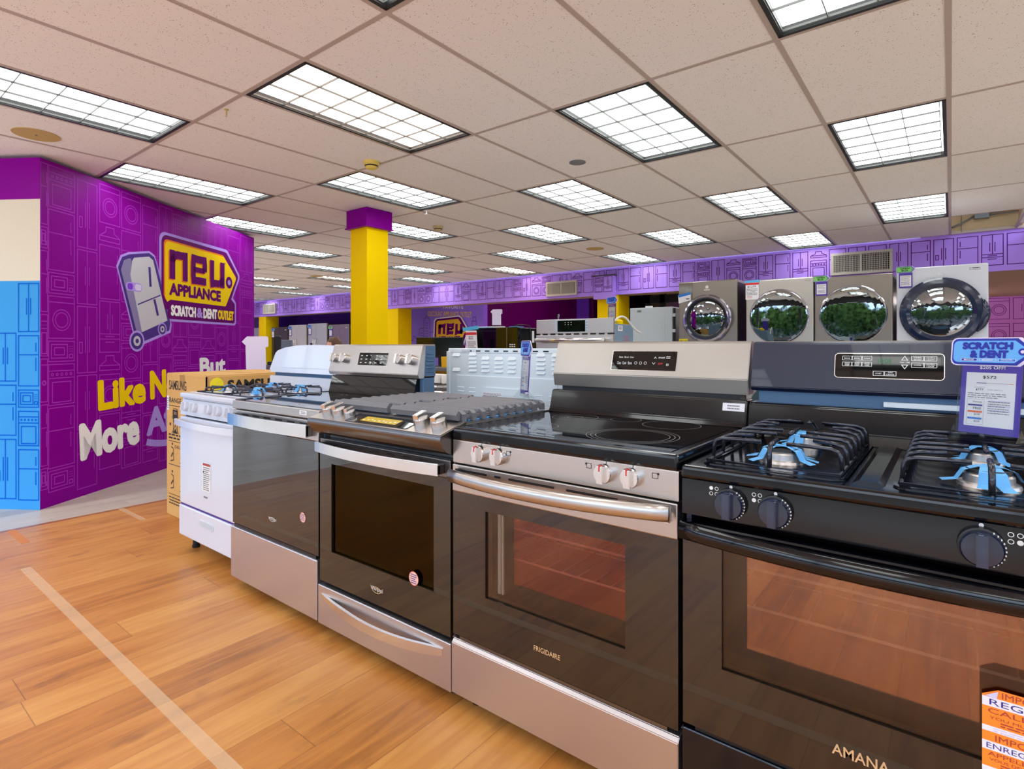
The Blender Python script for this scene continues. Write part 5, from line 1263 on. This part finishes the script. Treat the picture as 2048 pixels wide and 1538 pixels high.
grille('white vent grille on the violet wall left of the pilaster', -6.08, -5.40, 2.11, 2.385)
grille('small far white vent grille on the violet wall by the purple partition', -16.62, -15.9, 2.14, 2.44)

# ---- ceiling fittings
def disc_fit(name, label, cat, x, y, r, m, prof, m2=None):
    t = thing(name, label, cat, (x, y, CEIL)); b = MB(); b.lathe([(a*r, -c) for a, c in prof], (0, 0, 0), (0, 0, 1), m, 28); b.build('body' if not m2 else 'rim', t)
    if m2: c = MB(); c.disc(Pl((0, 0, -.004), (1, 0, 0), (0, -1, 0)), 0, 0, r*.9, m2, .0); c.lathe([(.006, .0), (.006, -.004), (0, -.004)], (0, 0, -.004), (0, 0, 1), 'conduit_grey', 8); c.build('grille', t)
    return t
disc_fit('ceiling_speaker', 'yellowed round ceiling speaker above the purple partition', 'speaker', -4.70, .96, .125, 'speaker_beige', [(1, 0), (1, .005), (.9, .004)], 'speaker_beige')
disc_fit('ceiling_speaker', 'beige round ceiling speaker near the violet wall, left of the dryers', 'speaker', -3.987, 6.998, .125, 'speaker_beige', [(1, 0), (1, .005), (.9, .004)], 'speaker_beige')
disc_fit('ceiling_speaker', 'far beige round ceiling speaker left of the yellow pillar', 'speaker', -9.916, 6.355, .125, 'speaker_beige', [(1, 0), (1, .005), (.9, .004)], 'speaker_beige')
disc_fit('cover_plate', 'small silver round plate on the ceiling', 'cover plate', -2.211, 3.618, .062, 'conduit_grey', [(1, 0), (1, .004), (.8, .007), (0, .008)])
for x, y, l, m in ((-3.421, 2.655, 'yellowed smoke detector on the ceiling beside the warm light', 'yellow_plastic'), (-4.663, 4.562, 'beige smoke detector on the ceiling right of the yellow pillar', 'beige_plastic')):
    t = disc_fit('smoke_detector', l, 'smoke detector', x, y, .058, m, [(1, 0), (1, .018), (.82, .028), (.8, .045), (.55, .054), (0, .055)])
    b = MB(); b.lathe([(.049, -.030), (.049, -.040)], (0, 0, 0), (0, 0, 1), 'plastic_black', 20); b.build('vent_slots', t)
t = thing('sprinkler', 'small white sprinkler head under the ceiling near the yellow pillar', 'sprinkler', (-4.204, 3.951, CEIL)); b = MB(); b.lathe([(.03, 0), (.028, -.006), (.008, -.008), (.008, -.04), (.02, -.042), (.02, -.045), (0, -.046)], (0, 0, 0), (0, 0, 1), 'pvc_white', 14); b.build('head', t)
t = thing('ceiling_hook', 'small brass hook on the ceiling grid left of the warm light', 'hook', (-3.327, 1.543, CEIL)); b = MB(); b.lathe([(.012, 0), (.012, -.004), (.004, -.006), (.004, -.03)], (0, 0, 0), (0, 0, 1), 'speaker_beige', 10); b.tube(arc(0, -.036, .007, 90, 360, 8) and [(x, 0, z) for x, z in arc(0, -.037, .007, 90, 380, 10)], .002, 'speaker_beige', 6); b.build('stem', t)
t = thing('junction_box', 'grey electrical box with cables in the open ceiling bay', 'junction box', (GX(0)+.30, GY(7)-.03, CEIL+.21)); b = MB(); b.box(-.07, .07, -.03, .045, -.06, .06, 'conduit_grey', .004); b.build('box', t)
b = MB(); b.tube([(-.07, 0, -.02), (-.2, 0, -.10), (-.36, -.01, -.16)], .010, 'conduit_grey', 8); b.tube([(.07, 0, .0), (.5, 0, .02)], .010, 'conduit_grey', 8); b.tube([(.07, 0, -.03), (.5, 0, -.01)], .007, 'conduit_grey', 8); b.tube([(-.19, .02, .3), (-.19, .02, -.2)], .004, 'conduit_grey', 6); b.build('conduit', t)
# spot lamp in the dark recess, throwing magenta light
t = thing('spot_lamp', 'white track spot lamp in the dark purple recess', 'spot lamp', (-6.3, 11.2, CEIL)); b = MB(); b.tube([(0, 0, 0), (0, 0, -.12)], .012, 'pvc_white', 8); b.build('stem', t); b = MB(); b.lathe([(.03, -.03), (.045, .0), (.075, .16), (.065, .16), (.0, .12)], (0, 0, -.14), (-.7, .3, -.5), 'pvc_white', 16); b.build('head', t)
def point(name, loc, col, e, r=.05):
    l = bpy.data.lights.new(name, 'POINT'); l.energy = e; l.color = col; l.shadow_soft_size = r
    o = bpy.data.objects.new(name, l); COL.objects.link(o); o.location = loc; return o
point('spot_light', (-6.55, 11.35, CEIL-.3), (1, .5, .9), 60)
for x, y, z, c, e, l in ((-9.3, 11.6, CEIL, (1, .5, .95), 60, 'added unseen fill light in the magenta recess ceiling'), (-.3, 12.2, 2.068, (1, .9, .85), 50, 'left added unseen fill light under the soffit behind the dryers'), (2.2, 12.2, 2.068, (1, .9, .85), 50, 'right added unseen fill light under the soffit behind the dryers')):  # added unseen lamps that brighten these bays; rim and lens only house them
    t = thing('fill_light', l, 'fill_light', (x, y, z)); b = MB(); b.lathe([(.09, 0), (.088, -.008), (.07, -.010), (.065, -.002)], (0, 0, 0), (0, 0, 1), 'pvc_white', 24); b.build('rim', t)
    b = MB(); b.disc(Pl((0, 0, -.003), (1, 0, 0), (0, -1, 0)), 0, 0, .066, 'lamp_white'); b.build('lens', t)
    o = point('fill_lamp', (0, 0, -.08), c, e, .05); o.parent = t

# ---- floor tape
t = thing('floor_tape', 'long pale strip of worn tape across the wood floor', 'tape'); b = MB(); b.box(-3.86, 1.0,   .722, .766, .0004, .0012, 'floor_tape'); b.build('strip', t)
t = thing('floor_tape', 'short orange tape piece on the wood floor near the blue wall', 'tape'); b = MB(); b.box(-4.72, -4.35, .82, .86, .0004, .0012, 'tape_orange'); b.build('strip', t)
t = thing('floor_tape', 'short pale tape piece on the floor before the cardboard carton', 'tape'); b = MB(); b.box(-4.73, -4.3, 1.425, 1.46, .0004, .0012, 'floor_tape'); b.build('strip', t)

# ================================================================ FAR LEFT: fridges, desk, person
def fridge(label, px0, w, h, m, kind, side='fridge_dark', y=9.02):
    t = thing('fridge', label, 'fridge', (px0, y, 0)); g = .004
    b = MB(); b.box(0, w, .06, .78, .03, h-.01, side, .006); b.build('cabinet', t)
    xs = ((0, w/2-g), (w/2+g, w))
    for k, (x0, x1) in enumerate(xs):
        z0 = .70 if kind == 'french' else .06
        if kind == 'side': x0, x1 = ((0, w*.42-g), (w*.42+g, w))[k]
        b = MB(); b.box(x0, x1, 0, .055, z0, h, m, .012); d = b.build('door', t)
        if kind != 'glass':
            hx = x1-.045 if k == 0 else x0+.045
            c = MB(); c.tube([(hx, -.004, z0+.12 if kind == 'french' else .62), (hx, -.05, z0+.15 if kind == 'french' else .66), (hx, -.05, 1.33), (hx, -.004, 1.37)], .012, 'steel_bright', 8); c.build('handle', d)
        if k == 1: c = MB(); c.rect(front(-.0), x1-.16, x1-.06, h-.10, h-.08, 'silver_print', .001); c.build('badge', d)
        if kind == 'side' and k == 0: c = MB(); c.box(x0+.10, x1-.10, -.002, .01, .95, 1.25, 'plastic_black', .002); c.build('dispenser', d)
    if kind == 'french':
        b = MB(); b.box(0, w, 0, .055, .06, .69, m, .012); d = b.build('freezer_drawer', t)
        c = MB(); c.tube([(.1, -.004, .62), (.12, -.05, .62), (w-.12, -.05, .62), (w-.1, -.004, .62)], .012, 'steel_bright', 8); c.build('handle', d)
    for x in (.06, w-.06):
        b = MB(); b.lathe([(.02, 0), (.02, .04)], (x, .1, 0), (0, 0, 1), 'rubber', 8); b.build('foot', t)
    return t
fr = [(-17.92, 'graphite', 'fridge_steel', 'french', 1.74, 'steel fridge just left of the far yellow column'), (-16.50, '', 'fridge_dark', 'glass', 1.74, 'dark glass-door fridge leftmost of those right of the far yellow column'),
      (-15.52, '', 'fridge_pale', 'side', 1.78, 'pale grey fridge with close-set twin handles, right of the dark glass fridge'), (-14.50, '', 'fridge_steel', 'side', 1.80, 'bright steel side-by-side fridge with a dispenser'),
      (-13.48, '', 'steel_graphite', 'french', 1.75, 'dull graphite fridge behind the seated person'), (-12.48, '', 'fridge_steel', 'french', 1.75, 'steel fridge mostly hidden by the yellow pillar')]
for k, (x, _, m, kd, h, l) in enumerate(fr):
    fridge(l, x, .91, h, m, kd)
    tl = ['on the steel fridge left of the far column', 'on the dark glass-door fridge', 'on the pale grey fridge', 'on the bright steel dispenser fridge', 'on the graphite fridge behind the person', 'on the fridge by the yellow pillar'][k]
    hang(('green' if k == 4 else 'blue')+' price tag '+tl, x+.10, h-.32, 'open' if k == 4 else 'scratch', 1.25, 9.01, .17)

def desk(label, x0, x1, y0, y1, z):
    t = thing('desk', label, 'desk', (x0, y0, 0)); w, d = x1-x0, y1-y0
    b = MB(); b.box(0, w, 0, d, z-.04, z, 'desk_grey', .006); b.build('desk_top', t)
    for x in (.02, w-.06):
        b = MB(); b.box(x, x+.04, .04, d-.04, 0, z-.04, 'bin_purple', .004); b.build('side_panel', t)
    b = MB(); b.box(.06, w-.06, d-.06, d-.04, .2, z-.04, 'bin_yellow'); b.build('back_panel', t)
    return t
def monitor(label, loc, rz, m='screen', w=.55, h=.33, back=False):
    t = thing('computer_monitor', label, 'monitor', loc, rz)
    b = MB(); b.box(-w/2, w/2, 0, .03, .11, .11+h, 'plastic_black' if m == 'screen' else m, .006); b.rect(front(0), -w/2+.012, w/2-.012, .125, .11+h-.012, m, .001); b.build('screen', t)
    b = MB(); b.box(-.025, .025, .03, .06, .01, .25, 'plastic_black', .004); b.build('stand', t); b = MB(); b.box(-.12, .12, -.06, .12, 0, .012, 'plastic_black', .004); b.build('base', t)
    return t
desk('grey counter with yellow and purple panels below, behind the stainless ranges', -5.85, -4.56, 4.72, 5.30, .915)
monitor('black monitor on the grey counter, in front of the shop sign', (-5.10, 5.02, .9152), math.radians(36), w=.60, h=.26)
t = thing('pen_cup', 'dark pen cup with pink scissors on the grey counter', 'cup', (-5.22, 4.83, .9155)); b = MB(); b.lathe([(.0, 0), (.035, 0), (.038, .09), (.034, .09), (.032, .01), (0, .01)], (0, 0, 0), (0, 0, 1), 'ink_purple', 18); b.build('cup', t)
b = MB(); b.tube([(0, 0, .01), (-.02, 0, .15)], .004, 'steel_bright', 6); b.tube([(-.02+.018*math.cos(a), 0, .165+.02*math.sin(a)) for a in [PI*k/6 for k in range(12)]], .005, 'red_print', 6, closed=True); b.build('scissors', t)
t = thing('bottle', 'clear white bottle on the grey counter beside the pen cup', 'bottle', (-5.06, 4.80, .9155)); b = MB(); b.lathe([(.0, 0), (.03, 0), (.032, .06), (.018, .085), (.018, .11), (.028, .115), (.028, .125), (0, .126)], (0, 0, 0), (0, 0, 1), 'pvc_white', 16); b.build('body', t)
t = thing('storage_bin', 'yellow bin with a black mark on the grey counter', 'bin', (-4.75, 4.90, .9155)); b = MB(); b.prism([(-.10, 0), (.10, 0), (.11, .13), (-.11, .13)], -.1, .1, 'bin_yellow', 'y', .006); b.build('body', t); b = MB(); b.box(.06, .10, -.102, -.099, .02, .11, 'plastic_black'); b.build('clip', t)
t = thing('storage_bin', 'purple bin on the floor stand below the grey counter', 'bin', (-4.40, 4.32, 0)); b = MB(); b.box(-.2, .2, -.15, .15, .55, .78, 'bin_purple', .01); b.box(-.21, .21, -.16, .16, .77, .80, 'bin_purple', .006); b.build('body', t)
for s_ in (-1, 1):
    b = MB(); b.box(.15*s_-.02, .15*s_+.02, -.1, .1, 0, .56, 'desk_grey', .004); b.build('leg', t)

desk('grey desk by the purple partition holding a grey monitor', -5.86, -5.40, 2.98, 3.55, .98)
monitor('grey monitor beside the white sign back, near the purple partition', (-5.72, 3.26, .9802), math.radians(25), 'monitor_grey', .20, .15)
t = thing('desk_phone', 'dark upright phone on the grey desk by the partition', 'phone', (-5.50, 3.07, .9805), .6); b = MB(); b.box(-.03, .03, -.02, .03, 0, .30, 'plastic_black', .008); b.build('handset', t); b = MB(); b.box(-.07, .07, -.08, .07, 0, .035, 'plastic_black', .008); b.build('base', t)
sign('small white back of a tag sign next to the dark phone', (-5.62, 3.44, .981), math.radians(180+30), s=.55, back=True, lean=.02, cardh=.30)

# ---- person, seated; only the top of the head shows over the ranges
t = thing('person', 'person with brown hair and glasses seated behind the ranges, facing left', 'person', (-6.93, 4.74, 0), math.radians(218))
# local +X is the way the person faces
def skinned(name, pts, edges, rad, m, parent, sub=2):
    me = bpy.data.meshes.new(name); me.from_pydata(pts, edges, []); o = bpy.data.objects.new(name, me); COL.objects.link(o); o.parent = parent
    me.materials.append(M[m]); s_ = o.modifiers.new('skin', 'SKIN'); s_.use_smooth_shade = True
    sv = me.skin_vertices[0].data
    for i, r in enumerate(rad): sv[i].radius = (r, r) if not isinstance(r, tuple) else r
    sv[0].use_root = True
    u = o.modifiers.new('sub', 'SUBSURF'); u.levels = sub; u.render_levels = sub
    return o
bp = [(0, 0, .56), (0, 0, .72), (.01, 0, .90), (.01, 0, 1.0), (.02, 0, 1.06),
      (.0, .19, .97), (.10, .24, .72), (.30, .16, .78), (.0, -.19, .97), (.10, -.24, .72), (.30, -.16, .78),
      (.05, .10, .53), (.45, .11, .52), (.44, .11, .10), (.58, .11, .05), (.05, -.10, .53), (.45, -.11, .52), (.44, -.11, .10), (.58, -.11, .05)]
be = [(0, 1), (1, 2), (2, 3), (3, 4), (3, 5), (5, 6), (6, 7), (3, 8), (8, 9), (9, 10), (0, 11), (11, 12), (12, 13), (13, 14), (0, 15), (15, 16), (16, 17), (17, 18)]
skinned('clothed_body', bp, be, [(.15, .12), (.14, .11), (.16, .11), (.09, .08), .055, .062, .048, .036, .062, .048, .036, .085, .065, .045, .035, .085, .065, .045, .035], 'shirt_purple', t)
hz = 1.165
b = MB(); n1, n2 = 20, 14; vs = []
for i in range(n2+1):
    th = PI*i/n2
    for k in range(n1):
        ph = 2*PI*k/n1; x, y, z = math.sin(th)*math.cos(ph), math.sin(th)*math.sin(ph), math.cos(th)
        X = x*.098*(1+.06*x); Y = y*.076*(1-.10*max(0, x)); Z = z*.122
        if z < 0: X *= 1+.18*z*(1 if x < 0 else .5); Y *= 1+.28*z
        if x > .9 and abs(z+.12) < .22: X += .022*(1-abs(z+.12)/.22)
        if x > .7 and -.05 < z < .15: X -= .006
        vs.append((X+.02, Y, Z+hz))
b.add(vs, [(i*n1+k, i*n1+(k+1) % n1, (i+1)*n1+(k+1) % n1, (i+1)*n1+k) for i in range(n2) for k in range(n1)], 'skin', True)
for s_ in (-1, 1):
    b.lathe([(.024, 0), (.026, .006), (.018, .010), (0, .006)], (.01, s_*.072, hz-.005), (-.25, s_, 0), 'skin', 12)
    b.lathe([(.0115, -.004), (.009, .002), (0, .004)], (.104, s_*.031, hz+.012), (1, s_*.1, 0), 'white_print', 12); b.lathe([(.005, .003), (0, .005)], (.104, s_*.031, hz+.012), (1, s_*.1, 0), 'black_print', 10)
b.tube([(.106, -.022, hz-.062), (.112, 0, hz-.064), (.106, .022, hz-.062)], .004, 'pink_sticker', 8)
b.build('head', t)
b = MB(); vs = []; fs = []
for i in range(11):
    th = (PI*.62)*i/10
    for k in range(n1):
        ph = 2*PI*k/n1; x, y, z = math.sin(th)*math.cos(ph), math.sin(th)*math.sin(ph), math.cos(th)
        cut = 1.0 if x < .25 else (1.0 if z > .40 else .0)
        R = 1.11+.04*math.sin(7*ph+3*th)
        if not cut: R = .86
        vs.append((x*.100*R+.012, y*.080*R, z*.122*R+hz+.006))
fs = [(i*n1+k, i*n1+(k+1) % n1, (i+1)*n1+(k+1) % n1, (i+1)*n1+k) for i in range(10) for k in range(n1)]
b.add(vs, fs, 'hair', True); b.build('hair', t)
b = MB()
for s_ in (-1, 1):
    b.tube([(.118, s_*.032+.024*math.cos(a), hz+.012+.017*math.sin(a)) for a in [2*PI*k/16 for k in range(16)]], .0022, 'brownred_print', 6, closed=True)
    b.tube([(.116, s_*.056, hz+.016), (.07, s_*.080, hz+.016), (-.005, s_*.080, hz+.012)], .0022, 'brownred_print', 6)
b.tube([(.118, -.008, hz+.014), (.121, 0, hz+.018), (.118, .008, hz+.014)], .0022, 'brownred_print', 6)
b.build('glasses', t)
for s_ in (-1, 1):
    pts = [(.30, .16*s_, .78)]; ed = []; rad = [.030]
    pts.append((.36, .14*s_, .785)); ed.append((0, 1)); rad.append(.026)
    o = skinned('hand', pts, ed, [(.026, .016), (.036, .014)], 'skin', t, 1)
    for f in range(4):
        y = .14*s_+(f-1.5)*.018; L = (.06, .07, .066, .052)[f]
        skinned('finger', [(.37, y, .786), (.37+L*.55, y, .792), (.37+L, y, .776)], [(0, 1), (1, 2)], [.009, .008, .007], 'skin', o, 1)
    skinned('thumb', [(.335, .14*s_-.028*s_, .786), (.36, .14*s_-.05*s_, .78), (.385, .14*s_-.055*s_, .772)], [(0, 1), (1, 2)], [.010, .009, .008], 'skin', o, 1)
t = thing('office_chair', 'dark office chair under the seated person', 'chair', (-6.93, 4.74, 0), math.radians(218))
b = MB(); b.box(-.23, .22, -.23, .23, .38, .44, 'plastic_black', .02); b.build('seat', t); b = MB(); b.box(-.26, -.22, -.21, .21, .44, .92, 'plastic_black', .015); b.build('backrest', t)
b = MB(); b.lathe([(.03, .06), (.03, .38)], (0, 0, 0), (0, 0, 1), 'steel', 12); b.build('post', t)
for k in range(5):
    a = 2*PI*k/5; b = MB(); b.tube([(0, 0, .09), (.26*math.cos(a), .26*math.sin(a), .05)], .018, 'plastic_black', 8); b.lathe([(.025, -.02), (.025, .02)], (.26*math.cos(a), .26*math.sin(a), .025), (math.cos(a+1.57), math.sin(a+1.57), 0), 'rubber', 12); b.build('leg', t)

# ---- display case glimpsed in the purple recess, and the shop sign board on the violet bay
t = thing('display_case', 'magenta framed display niche with a gold shelf in the purple recess', 'display case', (-10.75, 12.3, 1.0)); b = MB(); b.box(0, .65, 0, .3, -1.0, .62, 'magenta_dark', .004); b.build('case', t)
b = MB(); b.box(.03, .58, -.01, .0, .05, .50, 'bin_yellow'); b.build('shelf_back', t); b = MB(); b.box(.02, .60, -.06, .0, .38, .41, 'gold_print', .004); b.build('shelf', t)
t = thing('shop_sign', 'yellow price tag shaped shop sign on the violet bay wall', 'sign', (-10.28, BY-.03, 1.02), 0)
b = MB(); sp = Pl((0, 0, 0), (1, 0, 0), (.05, 0, 1)); S_ = [(.06, 0), (.0, .12), (.0, .76), (.06, .82), (.80, .86), (.88, .82), (1.12, .52), (.98, .20), (1.06, .16), (1.06, 0)]
b.slab(sp, outline(S_, 1.08), 'white_print', -.02, 0); b.poly(sp, outline(S_, 1.01), 'logo_purple', .001); b.poly(sp, [(.06, .24), (.05, .74), (.09, .78), (.80, .81), (1.06, .52), (.90, .24)], 'bin_yellow', .002)
neu(b, sp, .13, .44, .25, .085, 'logo_purple', .003); b.text(sp, 'APPLIANCE', .13, .88, .29, .39, 'logo_purple', .003, .03); b.text(sp, 'SCRATCH & DENT', .10, .62, .06, .16, 'white_print', .003, .02); b.text(sp, 'OUTLET', .66, .98, .06, .16, 'logo_yellow', .003, .02); b.disc(sp, .96, .53, .045, 'logo_purple', .003)
b.build('board', t)
